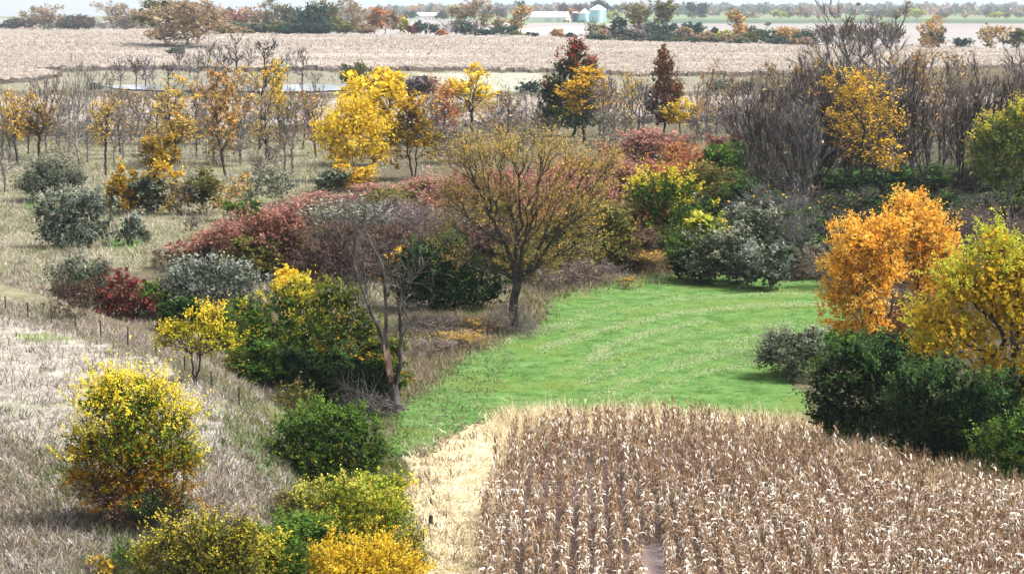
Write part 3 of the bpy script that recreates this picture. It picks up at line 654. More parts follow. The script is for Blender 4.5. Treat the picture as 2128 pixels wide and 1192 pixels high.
# far corn: a raised canopy slab with stalk tips poking out
M_FCORN = leafmat('far_corn', (.32, .265, .215), (.49, .435, .375), (.61, .565, .515), .75, trans=.2, var=.4)
m_canopy, t = newmat('corn_canopy'); f1 = noise(t, .9, 4, .75); f2 = noise(t, .02, 3, .6, stretch=(.5, 2, 1))
cc = mixc(t, (.15, .12, .098), (.39, .332, .285), sst(t, f1, .35, .68)); cc = mixc(t, cc, (.48, .425, .385), mth(t, 'MULTIPLY', sst(t, f2, .5, .68), .5))
pd = t.nodes.new('ShaderNodeBsdfDiffuse'); t.links.new(cc, pd.inputs[0]); o_ = t.nodes.new('ShaderNodeOutputMaterial'); t.links.new(pd.outputs[0], o_.inputs[0])
bu = t.nodes.new('ShaderNodeBump'); bu.inputs['Strength'].default_value = 1; bu.inputs['Distance'].default_value = .5; t.links.new(f1, bu.inputs['Height']); t.links.new(bu.outputs[0], pd.inputs['Normal'])
def far_corn(name, poly, n, seed, label, du=10, dv=1.0):
    rg = rs(seed); us = [p[0] for p in poly]; vs = [p[1] for p in poly]
    U, V = np.meshgrid(np.arange(min(us), max(us) + du, du), np.arange(min(vs), max(vs) + dv, dv)); X, Y, Zz = ground(U, V)
    m = in_poly(*wobble((U[:-1, :-1] + U[1:, 1:]) / 2, (V[:-1, :-1] + V[1:, 1:]) / 2 + rg.normal(0, .8, U[:-1, :-1].shape), 1.6), poly)
    ny, nx = U.shape; top = np.stack([X, Y, Zz + 1.5 + rg.uniform(-.45, .35, X.shape)], -1).reshape(-1, 3); bot = np.stack([X, Y, Zz - .3], -1).reshape(-1, 3)
    a = (np.arange(ny - 1)[:, None] * nx + np.arange(nx - 1)[None]); f = np.stack([a, a + nx, a + nx + 1, a + 1], -1)[m]
    N0 = len(top); mp = np.pad(m, 1); sides = []
    for (dy, dx, e0, e1) in ((-1, 0, 0, 1), (1, 0, nx, nx + 1), (0, -1, 0, nx), (0, 1, 1, nx + 1)):
        nb = mp[1 + dy:ny + dy, 1 + dx:nx + dx]; ed = a[m & ~nb]
        sides.append(np.stack([ed + e0, ed + e1, ed + e1 + N0, ed + e0 + N0], 1))
    geo = Geo(); allf = np.concatenate([f] + sides); used, inv = np.unique(allf, return_inverse=True)
    geo.add(np.concatenate([top, bot])[used], inv.reshape(allf.shape), 1)
    q = sample_poly(poly, n, rg); x, y, z = ground(q[:, 0], q[:, 1]); s = np.hypot(x, y) / 1991
    h = np.clip(s * 2.2, .5, 1.0) * rg.uniform(.5, 1.3, n); wd = np.clip(s * .7, .12, .3) * rg.uniform(.5, 1.4, n); an = rg.uniform(0, 6.28, n); sd = np.stack([np.cos(an) * wd, np.sin(an) * wd, 0 * wd], 1)
    B = np.stack([x, y, z + 1.25], 1); T_ = B + np.stack([rg.normal(0, .4, n) * h, rg.normal(0, .4, n) * h, h], 1)
    at = np.repeat(np.stack([rg.uniform(0, 1, n), rg.uniform(0, 1, n), rg.uniform(0, 1, n), rg.uniform(0, 1, n)], 1), 3, 0)
    geo.add(np.stack([B - sd, B + sd, T_], 1).reshape(-1, 3), np.arange(n)[:, None] * 3 + np.array([[0, 1, 2]]), 0, at)
    return obj(name, geo.mesh(name, (M_FCORN, m_canopy), attr=True), kind='stuff', label=label)
far_corn('corn_field', BACK_CORN, 45000, 31, 'wide pale corn field rolling up to the far hedgerow')
far_corn('corn_field', MID_CORN, 20000, 32, 'pale corn strip between the pond and the young trees')

WORDS_ = dict(ochre='ochre', peach='peach-orange', tan='tan', darkgold='dark gold', rust='rust-red', goldyellow='golden')
# ------------------------------------------------------------------ plants of the foreground
S = 'shrub'; TW = 'twiggy'; SP_ = 'spiky'
plant('spiky', 285, 1092, 775, 292, 'yellowgreen', 'round young tree with yellow tips and green inside, alone in the dry field', name='tree', cat='tree', cb=.2, stems=2, trunk_r=.13,
      lob=[(280, 885, 105, 85), (215, 840, 55, 45), (250, 815, 45, 38), (320, 830, 50, 45), (365, 880, 48, 50), (385, 945, 40, 45), (185, 930, 52, 50), (230, 950, 60, 50), (330, 970, 70, 55), (170, 985, 30, 28), (345, 1030, 45, 30), (280, 1015, 85, 40), (215, 1005, 45, 35), (290, 940, 80, 70), (300, 800, 25, 24), (240, 800, 22, 24)], lai=3.2, lsize=2.1, leafcap=32000)
plant(TW, 235, 1092, 985, 190, 'plum', 'dark brown brush added to deepen the shade under the round yellow tree', lai=.8)  # added brush, its dark colour stands in for the tree's shade
plant(TW, 330, 1110, 1010, 150, 'darkgreen', 'dark green brush added to deepen the shade right under the round yellow tree', lai=1.3)  # second added clump, darkens the shaded foot of the tree
plant('sparse', 405, 792, 632, 165, 'flat_yellow', 'small flat-topped yellow tree by the wire fence', cb=.45, stems=3, trunk_r=.09, lai=2.4, lsize=2.4, up=.1,
      lob=[(400, 690, 62, 22), (365, 690, 38, 16), (440, 685, 45, 20), (430, 655, 38, 18), (455, 645, 22, 14), (350, 712, 26, 10), (410, 715, 60, 14), (470, 705, 22, 12), (440, 728, 26, 9)])
plant(S, 525, 765, 680, 96, 'flat_yellow', 'yellow-olive shrub to the right of the flat-topped tree', cb=.1)
plant(S, 590, 790, 585, 230, 'greenyellow', 'big leafy green shrub with yellow crown left of the dead tree', lob=[(590, 700, 95, 80), (530, 660, 45, 45), (600, 625, 60, 45), (650, 650, 60, 55), (560, 740, 60, 40), (505, 640, 25, 25), (620, 600, 35, 22), (650, 730, 60, 60)])
plant(S, 715, 815, 582, 165, 'greenorange', 'olive-green shrub with orange leaf tufts touching the dead tree', lob=[(710, 690, 70, 80), (680, 620, 40, 35), (730, 625, 38, 32), (760, 690, 35, 50), (720, 760, 65, 45)], lai=2.8)
plant(S, 665, 830, 690, 175, 'darkgreen', 'dark green lower bush behind the dry grass bank', lob=[(660, 770, 75, 55), (610, 740, 45, 35), (720, 770, 55, 50)])
plant(TW, 650, 812, 745, 66, 'goldyellow', 'small golden weed clump under the dark green bush')
plant(S, 605, 640, 556, 90, 'yellow', 'bright yellow shrub poking above the leafy green shrub')
plant(S, 560, 800, 700, 170, 'green', 'green shrub at the foot of the leafy yellow-crowned shrub')
plant(S, 750, 845, 740, 130, 'darkgreen', 'black-green brush directly behind the dead trunk')
plant(S, 795, 838, 690, 110, 'greenorange', 'dark olive shrub tight behind the dead trunk', lai=3)
plant(TW, 760, 800, 690, 120, 'taupe', 'tangled grey brush left of the dead trunk', lai=.4)
plant(TW, 600, 850, 790, 120, 'olive', 'olive weeds between the dry bank and the wide green shrub', lai=1.3)
plant(S, 500, 790, 735, 90, 'olive', 'small olive shrub right of the flat-topped tree foot', lai=2)
plant(S, 680, 1005, 828, 275, 'green', 'wide green shrub in front of the fallen branches', lob=[(680, 920, 110, 75), (620, 900, 60, 55), (740, 890, 62, 50), (660, 870, 50, 38), (770, 950, 45, 45), (590, 950, 45, 45), (710, 865, 40, 32)], lai=3.4)
plant(SP_, 730, 1135, 985, 262, 'limey', 'lime-yellow shrub at the edge of the golden straw', lob=[(720, 1080, 105, 60), (650, 1040, 45, 45), (760, 1030, 55, 45), (820, 1070, 42, 45), (700, 1020, 40, 35)], lai=2.6, lsize=2.0, leafcap=22000)
plant(SP_, 755, 1265, 1085, 270, 'yellow', 'yellow-leaved bush cut off by the bottom edge beside the straw', lob=[(740, 1190, 110, 60), (660, 1165, 35, 35), (690, 1125, 16, 42), (800, 1150, 45, 40), (850, 1180, 42, 40), (740, 1160, 50, 40)], lai=2.8, lsize=2.0, leafcap=24000)
plant(TW, 420, 1240, 1062, 275, 'yellowolive', 'loose yellow-olive bush cut off by the bottom edge below the round tree', lob=[(420, 1160, 110, 65), (350, 1125, 50, 45), (430, 1105, 55, 40), (500, 1115, 50, 45), (480, 1180, 60, 50)], lai=2.2, lsize=2.0, leafcap=22000)
plant(S, 572, 1230, 1088, 150, 'green', 'small green bush between the two yellow bushes at the bottom edge', lai=2.6)
plant(TW, 205, 1215, 1148, 60, 'goldyellow', 'small sparse yellow sapling in the bottom left grass', lai=1.0)
plant(TW, 270, 1200, 1120, 90, 'green', 'low green weed clump below the round yellow tree', lai=1.2)
plant(SP_, 500, 1215, 1095, 170, 'yellowolive', 'yellow-olive bush left of the small green bush at the bottom edge', lai=2)
plant(TW, 340, 1230, 1110, 150, 'yellowolive', 'loose bush at the bottom edge directly below the round yellow tree', lai=1.3)
plant(SP_, 620, 1165, 1060, 150, 'green', 'green shoots left of the lime-yellow shrub', lai=2)
plant(TW, 610, 1100, 1010, 110, 'olive', 'olive brush between the wide green shrub and the lime-yellow one', lai=1.3)
plant(S, 790, 1060, 975, 120, 'limey', 'pale lime shrub right below the wide green shrub', lai=2)
plant(TW, 850, 1180, 1090, 90, 'yellowolive', 'thin yellow-olive weeds beside the thick post', lai=.8)
# right foreground
plant('tree', 1856, 742, 425, 175, 'orange', 'bright orange tree leaning out over the green clearing', cb=.2, stems=2,
      lob=[(1780, 500, 70, 55), (1760, 560, 62, 55), (1740, 620, 42, 45), (1800, 620, 60, 50), (1750, 675, 45, 22), (1830, 560, 55, 55), (1820, 680, 45, 25), (1850, 480, 45, 40)], lai=3.4, leafcap=22000, lsize=2.2, trunk_r=.16)
plant('tree', 1907, 715, 393, 195, 'orange', 'taller orange tree right behind the leaning orange tree', cb=.28, trunk_r=.2,
      lob=[(1895, 470, 75, 62), (1880, 430, 45, 35), (1940, 500, 58, 58), (1900, 540, 70, 60), (1960, 560, 35, 40), (1850, 530, 45, 50), (1930, 600, 50, 35)], lai=3.0, leafcap=24000, lsize=2.15)
plant('tree', 2075, 870, 468, 330, 'orangeyellow', 'large yellow tree with green tips hanging over the dark bushes', cb=.1, trunk_r=.26,
      lob=[(2060, 590, 110, 80), (2060, 510, 45, 42), (1985, 600, 55, 50), (1930, 660, 50, 40), (1990, 700, 90, 55), (2110, 560, 55, 55), (2120, 660, 90, 70), (1920, 720, 35, 22), (2060, 760, 45, 60), (2035, 800, 20, 32), (2150, 760, 70, 60), (2120, 800, 45, 30), (2180, 620, 60, 90)], lai=3.2, leafcap=26000, lsize=2.7)
plant(S, 1790, 925, 702, 245, 'darkgreen', 'dark green bush at the corner of corn and clearing', lob=[(1790, 800, 100, 85), (1720, 790, 50, 55), (1830, 745, 60, 42), (1760, 740, 50, 38), (1730, 850, 55, 42), (1860, 850, 60, 65), (1770, 880, 85, 40)], lai=3.6, leafcap=22000, lsize=2.8)
plant(S, 1960, 975, 745, 260, 'darkgreen', 'dark green bush below the hanging yellow branches', lob=[(1950, 850, 105, 85), (1890, 810, 55, 50), (2020, 830, 60, 60), (1960, 790, 60, 45), (1900, 900, 70, 50), (1990, 910, 85, 55)], lai=3.6, leafcap=20000, lsize=2.8)
plant(S, 2110, 1010, 840, 190, 'green', 'mid-green bush at the right edge above the corn', lob=[(2110, 915, 75, 55), (2150, 880, 50, 45), (2060, 920, 42, 42), (2180, 930, 60, 70), (2090, 960, 70, 40)], lai=3.2, lsize=2.8)
plant(S, 2060, 935, 770, 170, 'darkgreen', 'dark shaded bush under the large yellow tree', lai=3)
plant(TW, 1648, 786, 678, 142, 'greygreen', 'round grey-green shrub alone on the right side of the clearing', lai=2.6, bark='grey')
plant(S, 1760, 760, 690, 120, 'green', 'low green shrub below the leaning orange tree', lai=2.6)
plant(S, 1870, 800, 690, 170, 'darkgreen', 'shaded dark bush below the taller orange tree', lai=3)
for i, (x, b, t_, w_) in enumerate([(1720, 600, 500, 150), (2000, 640, 500, 190), (2090, 620, 470, 190), (1960, 560, 440, 190), (2070, 540, 420, 200), (1800, 560, 440, 180), (1880, 590, 480, 170), (2130, 700, 560, 160)]):
    plant(TW, x, b, t_, w_, 'plum', 'brown leafless brush behind the orange and yellow trees', name='brush', group='brown brush behind the orange and yellow trees', lai=.4, bark='dark', twig=['mauve', 'dark'][i % 2])
plant(TW, 1900, 720, 600, 150, 'rust', 'rusty brush between the orange trees and the large yellow tree', lai=1.3)
plant(TW, 1975, 740, 600, 160, 'darkgold', 'ochre brush behind the lower left limbs of the large yellow tree', lai=1.3)
plant(TW, 1830, 700, 630, 120, 'darkgold', 'ochre brush behind the leaning orange trunk', lai=1.3)
# round the clearing
plant('vase', 1068, 688, 262, 400, 'ochre', 'big spreading elm with sparse ochre leaves standing by the clearing', cb=.25, trunk_r=.33, nodes=700, lai=.68, leafcap=20000, lsize=1.8, twig='ochre',
      lob=[(1060, 330, 110, 60), (980, 330, 70, 55), (1140, 320, 80, 50), (1210, 350, 75, 50), (1240, 400, 60, 50), (950, 420, 50, 60), (940, 470, 40, 50), (1010, 400, 80, 70), (1120, 420, 90, 70), (1180, 450, 80, 55), (1200, 510, 55, 45), (1090, 490, 50, 50), (960, 530, 40, 35), (1130, 540, 40, 35), (1260, 340, 40, 35)])
plant(TW, 1060, 695, 632, 130, 'taupe', 'bare grey brush round the foot of the big elm', lai=.3, bark='grey')
plant(S, 930, 645, 488, 225, 'darkgreen', 'dark green thicket left of the big elm', lob=[(920, 570, 90, 70), (870, 540, 50, 48), (980, 590, 60, 52), (930, 520, 50, 35), (850, 590, 42, 50), (1020, 600, 40, 40)], lai=3.4, leafcap=18000)
plant(TW, 845, 640, 515, 80, 'darkgold', 'thin ochre-leaved shrub in front of the dark green thicket', lai=1.0)
plant(TW, 880, 622, 560, 90, 'darkgold', 'small patch of ochre leaves low on the dark green thicket', lai=.6)
plant(TW, 715, 545, 412, 215, 'greygreen', 'grey twiggy dome of brush above the mauve thicket', lai=1.3, bark='grey')
plant(TW, 700, 590, 455, 165, 'plum', 'dark plum-brown thicket behind the dead tree', lai=1.8, bark='mauve')
plant(TW, 640, 575, 470, 130, 'plum', 'plum-brown brush left of the dead tree', lai=1.8, bark='mauve')
plant(TW, 885, 560, 425, 170, 'taupe', 'mauve leafless brush above the dark green thicket', lai=1.0, bark='mauve')
plant(TW, 800, 520, 410, 120, 'taupe', 'mauve brush between the grey dome and the red ridge', lai=1.0, bark='mauve')
plant(S, 570, 575, 422, 165, 'sumac', 'red sumac clump at the left end of the thicket, its brightest part')
plant(S, 480, 565, 462, 140, 'sumac', 'low red sumac sloping down left of the brightest clump', lai=2.4)
plant(S, 405, 560, 495, 120, 'sumac', 'lowest red-brown sumac at the thicket tip', lai=2)
plant(TW, 350, 556, 515, 90, 'plum', 'sparse plum weeds at the very tip of the sumac', lai=1)
plant(S, 545, 580, 490, 160, 'olive', 'dark olive bush under the red sumac clump')
for i, (x, b, t_, w_, pal, lb) in enumerate([
    (530, 520, 440, 150, 'sumac', 'red sumac on the back slope left of the brightest clump'), (450, 530, 475, 140, 'sumac', 'dull red sumac behind the sloping tip'), (660, 540, 430, 160, 'plum', 'plum brush below the red sumac ridge'), (760, 570, 460, 170, 'plum', 'plum brush right behind the dead tree crown'), (830, 580, 470, 150, 'plum', 'plum brush left of the dark green thicket'), (910, 500, 400, 170, 'sumac', 'dull red sumac behind the mauve brush'), (1010, 530, 420, 170, 'olive', 'olive brush left of the elm trunk'), (1120, 560, 460, 170, 'olive', 'olive brush right behind the elm trunk'), (1200, 420, 330, 170, 'rust', 'rusty shrub behind the elm crown top right'), (1080, 430, 350, 170, 'pink', 'dusty pink shrub behind the elm crown centre'), (1300, 560, 470, 140, 'plum', 'plum brush below the small bright yellow shrub'), (1410, 560, 470, 130, 'green', 'green bush below the tall green-yellow bush'),
    (620, 500, 415, 150, 'sumac', 'red sumac just left of the grey twiggy dome'), (740, 500, 410, 160, 'taupe', 'taupe brush on the back of the grey twiggy dome'), (850, 520, 415, 170, 'taupe', 'taupe brush under the ridge left of the elm'), (1000, 560, 450, 170, 'plum', 'plum brush between the elm trunk and the dark green thicket'), (1090, 590, 500, 150, 'olive', 'olive weeds behind the elm trunk foot'),
    (1170, 530, 420, 170, 'rust', 'rusty brush behind the right elm limbs'), (1270, 530, 430, 150, 'olive', 'olive bush left of the dark red shrub'), (1250, 400, 320, 150, 'pink', 'pale pink shrub above the right elm limbs'), (1330, 430, 340, 150, 'pink', 'pink shrub between mound and green-yellow bush'),
    (690, 470, 398, 150, 'sumac', 'red sumac behind the grey twiggy dome'), (790, 450, 380, 150, 'sumac', 'red sumac on the ridge below the big yellow trees'),
    (830, 475, 388, 150, 'olive', 'olive bush on the sumac ridge'), (890, 440, 366, 150, 'sumac', 'red sumac on the ridge just left of the big elm'),
    (960, 480, 352, 150, 'sumac', 'red sumac seen through the left half of the big elm'), (950, 540, 440, 150, 'plum', 'plum brush seen through the lowest elm branches'),
    (1040, 500, 380, 150, 'sumac', 'dull red shrub right behind the elm trunk'), (1060, 560, 470, 150, 'plum', 'plum brush behind the lower elm trunk'),
    (1130, 480, 370, 150, 'pink', 'dusty pink shrub seen through the right half of the big elm'), (1210, 470, 345, 150, 'pink', 'dusty pink shrub at the right edge of the elm crown'),
    (1280, 440, 320, 140, 'pink', 'tan-pink shrub between the elm and the green-yellow bush'), (1350, 365, 268, 190, 'sumac', 'tall pink-red sumac mound on the skyline of the thicket'),
    (1290, 360, 290, 110, 'pink', 'pale pink sumac at the left foot of the pink-red mound'), (1430, 385, 298, 130, 'rust', 'rusty shrub right of the pink-red sumac mound'),
    (1510, 330, 278, 100, 'sumac', 'small red sumac in front of the bare saplings'), (1400, 430, 330, 130, 'rust', 'tan-orange shrub above the green-yellow bush')]):
    plant(S, x, b, t_, w_, pal, lb, lai=2.2, bark='mauve')
plant(S, 1385, 545, 348, 190, 'greenyellow', 'tall green bush with yellow crown behind the clearing', lob=[(1385, 460, 80, 85), (1340, 400, 48, 42), (1400, 395, 48, 40), (1440, 450, 42, 50), (1350, 470, 48, 52), (1430, 510, 42, 40)], lai=3.2)
plant(S, 1345, 545, 420, 110, 'crimson', 'dark red shrub in front of the tall green-yellow bush', lai=2)
plant(TW, 1290, 500, 438, 82, 'limey', 'small bright yellow shrub beside the dark red shrub', lai=1.8)
plant(S, 1220, 565, 418, 190, 'olive', 'olive-green bush right of the elm trunk', lai=2.6)
plant(TW, 1180, 580, 500, 150, 'olive', 'olive brush low beside the elm trunk', lai=1.2)
plant(S, 1510, 420, 298, 125, 'green', 'green bush at the foot of the bare grove', lai=3)
plant(S, 1475, 440, 338, 140, 'olive', 'dark olive bush in front of the green bush', lai=3)
plant(S, 1540, 480, 370, 140, 'darkgreen', 'black-green thicket under the bare branches', lai=3)
plant(S, 1500, 590, 468, 160, 'greygreen', 'grey-green bush on the far edge of the clearing', lai=3)
plant(S, 1570, 560, 430, 170, 'greygreen', 'larger grey-green bush behind the silver shrub', lai=2.8)
plant(S, 1465, 560, 440, 90, 'limey', 'lime-green shrub right of the tall green-yellow bush', lai=2.4)
plant(TW, 1440, 470, 405, 70, 'silver', 'pale silvery sprig on the tall green-yellow bush', lai=1.5)
plant(S, 1587, 602, 503, 112, 'silver', 'silver-leaved round shrub standing at the far edge of the clearing', lai=2.8, bark='grey')
plant(S, 1660, 580, 500, 120, 'greygreen', 'low grey-green brush right of the silver shrub', lai=2)
plant(S, 1440, 585, 510, 110, 'darkgreen', 'dark bush at the back left of the clearing', lai=3)
for i, (x, b, w_, h_) in enumerate([(1300, 560, 150, 55), (1230, 590, 140, 50), (1370, 570, 130, 50), (1160, 600, 120, 45), (1310, 600, 50, 26), (900, 690, 160, 34), (970, 720, 130, 30), (890, 740, 120, 36), (1000, 690, 110, 32)]):
    plant(TW, x, b, b - h_, w_, 'taupe' if i % 2 else 'darkgold', ['brown brush on the bank behind the clearing', 'taupe brush at the back left rim of the clearing', 'brown brush below the dark red shrub', 'taupe brush right of the elm foot', 'small brown tuft on the rim of the clearing', 'taupe weeds in front of the dark green thicket',
          'brown weeds left of the elm foot', 'taupe weeds right of the dead tree', 'low brown weeds between thicket and clearing'][i], name='weed_clump', cat='weeds', lai=.6, bark='mauve')
# left middle
plant(TW, 105, 418, 322, 130, 'greygreen', 'grey-green round shrub behind the silver shrub on the left', lai=2.4, bark='grey')
plant(S, 155, 514, 386, 186, 'silver', 'large silver-leaved shrub in the left meadow', lob=[(150, 450, 70, 48), (105, 455, 40, 36), (205, 440, 40, 38), (150, 415, 50, 26), (90, 430, 26, 26), (190, 410, 36, 22), (120, 485, 45, 24), (190, 480, 45, 28)], lai=3, bark='grey')
plant(TW, 268, 510, 443, 54, 'silver', 'small silver shrub right of the large silver shrub', lai=2.6, bark='grey')
plant(TW, 298, 504, 466, 30, 'greygreen', 'tiny grey shrub touching the small silver shrub', lai=2, bark='grey')
plant(TW, 397, 480, 440, 30, 'taupe', 'tiny grey-brown shrub alone in the meadow', lai=1.6, bark='grey')
plant(S, 268, 442, 345, 108, 'darkgold', 'dark olive-gold shrub in the left meadow', lai=3)
plant(S, 312, 446, 352, 70, 'greygreen', 'grey-leaved shrub in front of the olive-gold shrub', lai=2.6)
plant('tree', 336, 410, 280, 76, 'darkgold', 'orange-brown young tree above the olive-gold shrub', cb=.3, lai=2.2)
plant(TW, 348, 445, 322, 70, 'goldyellow', 'golden sapling beside the grey-leaved shrub', lai=1.3)
plant(TW, 372, 446, 375, 60, 'taupe', 'brown twiggy shrub right of the golden sapling', lai=1.4)
plant(TW, 430, 445, 348, 72, 'olive', 'olive-grey shrub left of the orange sapling', lai=1.8, bark='grey')
plant(TW, 478, 458, 372, 64, 'peach', 'orange-leaved sapling among the grey shrubs', lai=1.0)
plant(S, 505, 465, 415, 96, 'green', 'low green shrub left of the red sumac', lai=2.4)
plant(TW, 555, 425, 345, 116, 'greygreen', 'grey twiggy shrub behind the red sumac', lai=1.2, bark='grey')
plant(TW, 510, 400, 360, 30, 'goldyellow', 'tiny yellow sapling above the orange-leaved sapling', lai=1.2)
plant(TW, 168, 655, 518, 128, 'greygreen', 'tall grey shrub behind the wire fence', lai=1.7, bark='grey')
plant(TW, 145, 662, 575, 90, 'plum', 'brown twiggy brush in front of the tall grey shrub', lai=1.5)
plant(S, 255, 664, 562, 118, 'crimson', 'crimson shrub behind the fence posts', lai=2.2)
plant(TW, 440, 655, 530, 240, 'silver', 'wide silver-grey bush left of the leafy green shrub', lai=2.2, bark='grey', lob=[(430, 600, 90, 52), (380, 585, 50, 45), (480, 575, 50, 40), (520, 600, 45, 42), (430, 560, 50, 26)])
plant(S, 325, 660, 585, 88, 'green', 'green shrub between the crimson shrub and the silver-grey bush', lai=2.8)
plant(S, 380, 690, 620, 110, 'darkgreen', 'dark green bush under the wide silver-grey bush', lai=2.8)
plant(S, 500, 720, 640, 130, 'green', 'green shrub directly behind the flat-topped yellow tree', lai=2.8)
plant(S, 735, 395, 338, 105, 'goldyellow', 'golden shrub at the foot of the big yellow trees', lai=2)
plant(S, 690, 400, 352, 70, 'greygreen', 'dark grey-green shrub left of the golden shrub', lai=2.6)
plant(TW, 950, 340, 262, 110, 'taupe', 'grey-green brush behind the elm crown', lai=1.0)
# big trees of the middle band
plant('tree', 735, 378, 188, 178, 'yellow', 'large bright yellow tree, leftmost of the two tallest yellow ones', cb=.2, stems=3, lob=[(730, 270, 66, 55), (695, 265, 42, 36), (770, 265, 45, 45), (740, 225, 45, 32), (690, 300, 34, 20), (780, 310, 42, 30), (720, 320, 50, 22)], lai=2.3)
plant('tree', 778, 345, 148, 112, 'yellow', 'tall bright yellow tree rising behind the large yellow tree', cb=.15, lai=2.4)
plant('sparse', 860, 374, 198, 118, 'darkgold', 'dark gold tree right of the two yellow trees', cb=.15, lai=1.7, stems=2)
plant('sparse', 980, 282, 137, 100, 'yellow', 'yellow tree standing above the elm crown', cb=.3, lai=1.9)
plant('sparse', 925, 296, 160, 72, 'rust', 'thin rust-red tree left of the yellow tree above the elm', cb=.15, lai=1.0, bark='red')
plant('sparse', 1018, 285, 205, 70, 'ochre', 'small ochre tree right of the yellow tree above the elm', cb=.3, lai=1.0)
plant('tree', 1190, 284, 78, 142, 'redtop', 'tall dark green tree with a red top, tallest behind the thicket', cb=.12, lai=3.4, trunk_r=.26, lsize=2.1, lob=[(1182, 235, 62, 34), (1178, 190, 50, 38), (1190, 140, 40, 38), (1196, 105, 22, 26), (1145, 245, 30, 30), (1228, 190, 26, 36), (1150, 200, 30, 34), (1222, 240, 32, 28), (1225, 145, 20, 22)])
plant('sparse', 1214, 296, 143, 92, 'goldyellow', 'orange-gold tree in front of the red-topped dark tree', cb=.42, lai=1.7)
plant('tree', 1380, 282, 98, 80, 'brown', 'narrow rust-brown oak rising above the pink sumac', cb=.15, lai=3.0, lsize=2.0, lob=[(1380, 232, 36, 30), (1380, 190, 36, 34), (1378, 148, 27, 28), (1376, 118, 15, 20), (1355, 215, 20, 25), (1405, 190, 18, 25)])
plant('sparse', 1414, 284, 196, 88, 'yellow', 'small yellow tree right of the rust-brown oak', cb=.35, lai=1.8)
plant('sparse', 372, 343, 163, 86, 'ochre', 'olive-gold tree with dark trunk on the left', cb=.25, lai=1.0)
plant('sparse', 470, 368, 140, 98, 'peach', 'peach-leaved tall tree left of the pond', cb=.2, lai=1.1, stems=2)
plant('sparse', 540, 310, 128, 96, 'goldyellow', 'dark-trunked grey tree with a few yellow tips', cb=.3, lai=.5)
plant('sparse', 582, 300, 125, 44, 'yellow', 'thin tree with bright yellow leaf tufts above the pond', cb=.4, lai=.9)
plant('sparse', 608, 360, 195, 80, 'olive', 'grey-olive thin tree left of the big yellow trees', cb=.3, lai=.5, bark='grey')
plant('sparse', 36, 342, 195, 54, 'goldyellow', 'thin tree with yellow leaves near the left edge', cb=.4, lai=.7)
plant('sparse', 82, 332, 200, 60, 'darkgold', 'gold-leaved tree, third from the left edge', cb=.3, lai=.9)
plant('sparse', 220, 364, 208, 74, 'ochre', 'tree with brown-gold leaves behind the round grey-green shrub', cb=.35, lai=.7)
plant('sparse', 1785, 470, 148, 165, 'goldyellow', 'tree with yellow-gold leaves inside the bare grove', cb=.3, lai=.7, stems=3, nodes=200, lsize=1.8, twig='mauve')
plant('tree', 2095, 500, 200, 190, 'willow', 'green willow with yellow crown at the right edge', cb=.3, lai=2.3, bark='grey', lsize=2.0, lob=[(2090, 300, 70, 55), (2060, 280, 45, 40), (2110, 245, 45, 38), (2040, 320, 40, 40), (2130, 300, 50, 60), (2080, 360, 60, 45)])
plant('bare', 1745, 330, 3, 190, 'tan', 'tallest leafless tree standing above the grove', cb=.35, bark='grey', nodes=130, twig='mauve')
plant('bare', 1835, 335, 12, 170, 'tan', 'leafless tree with one long side limb beside the tallest one', cb=.4, bark='grey', nodes=110, twig='mauve')
plant('bare', 2150, 330, 55, 190, 'tan', 'leafless tree reaching in from the right edge', cb=.3, bark='grey', nodes=130, twig='mauve')
# ------------------------------------------------------------------ groves of alike bare trees (shared shapes)
def mid_bare(x, b, t_, w_, label, group, leaf='tan', bark='grey', kind='bare', cb=.2, **kw):
    return far_plant(kind, x, b, t_, w_, leaf, label, name='bare_tree', cat='tree', bark=bark, cb=cb, group=group, variants=6, px=.0115, **kw)
g_ = rs(41)
for i in range(64):
    x = 1555 + (i * 13.7) % 590 + g_.uniform(-8, 8); b = 345 + 185 * g_.uniform(0, 1) ** 1.3; hh = b - g_.uniform(105, 215)
    if x > 1980: b = min(b, 455); hh = b - g_.uniform(105, 215)
    if 1700 < x < 1870: b = min(b, 430); hh = b - g_.uniform(120, 200)
    if x < 1660: b = min(b, 470); hh = b - g_.uniform(150, 235)
    mid_bare(x, b, b - hh, hh * g_.uniform(.26, .4), 'leafless grey-brown tree in the dense grove behind the orange trees', 'bare trees of the grove behind the orange trees', bark='dark', twig=['grey', 'mauve', 'dark'][i % 3])
for i, (x, b, t_, w_) in enumerate([(12, 400, 240, 60), (98, 325, 190, 66), (144, 335, 195, 60), (164, 345, 170, 66), (183, 337, 190, 50), (237, 352, 200, 60), (271, 297, 195, 50), (200, 300, 180, 60), (60, 300, 190, 56), (310, 300, 190, 60), (414, 300, 170, 56), (340, 285, 200, 50), (500, 345, 210, 60), (594, 355, 215, 60), (640, 290, 180, 60), (386, 418, 330, 40), (5, 330, 185, 50), (120, 300, 180, 60), (255, 330, 195, 56), (430, 330, 200, 50), (560, 330, 200, 60), (660, 300, 195, 60)]):
    t_ = b - (b - t_) * (1.0, 1.22, 1.1, 1.3)[i % 4]
    mid_bare(x, b, t_, w_, 'leafless grey tree among the young trees left of the big yellow trees', 'young bare trees on the left', bark=['grey', 'mauve', 'grey', 'pale'][i % 4])
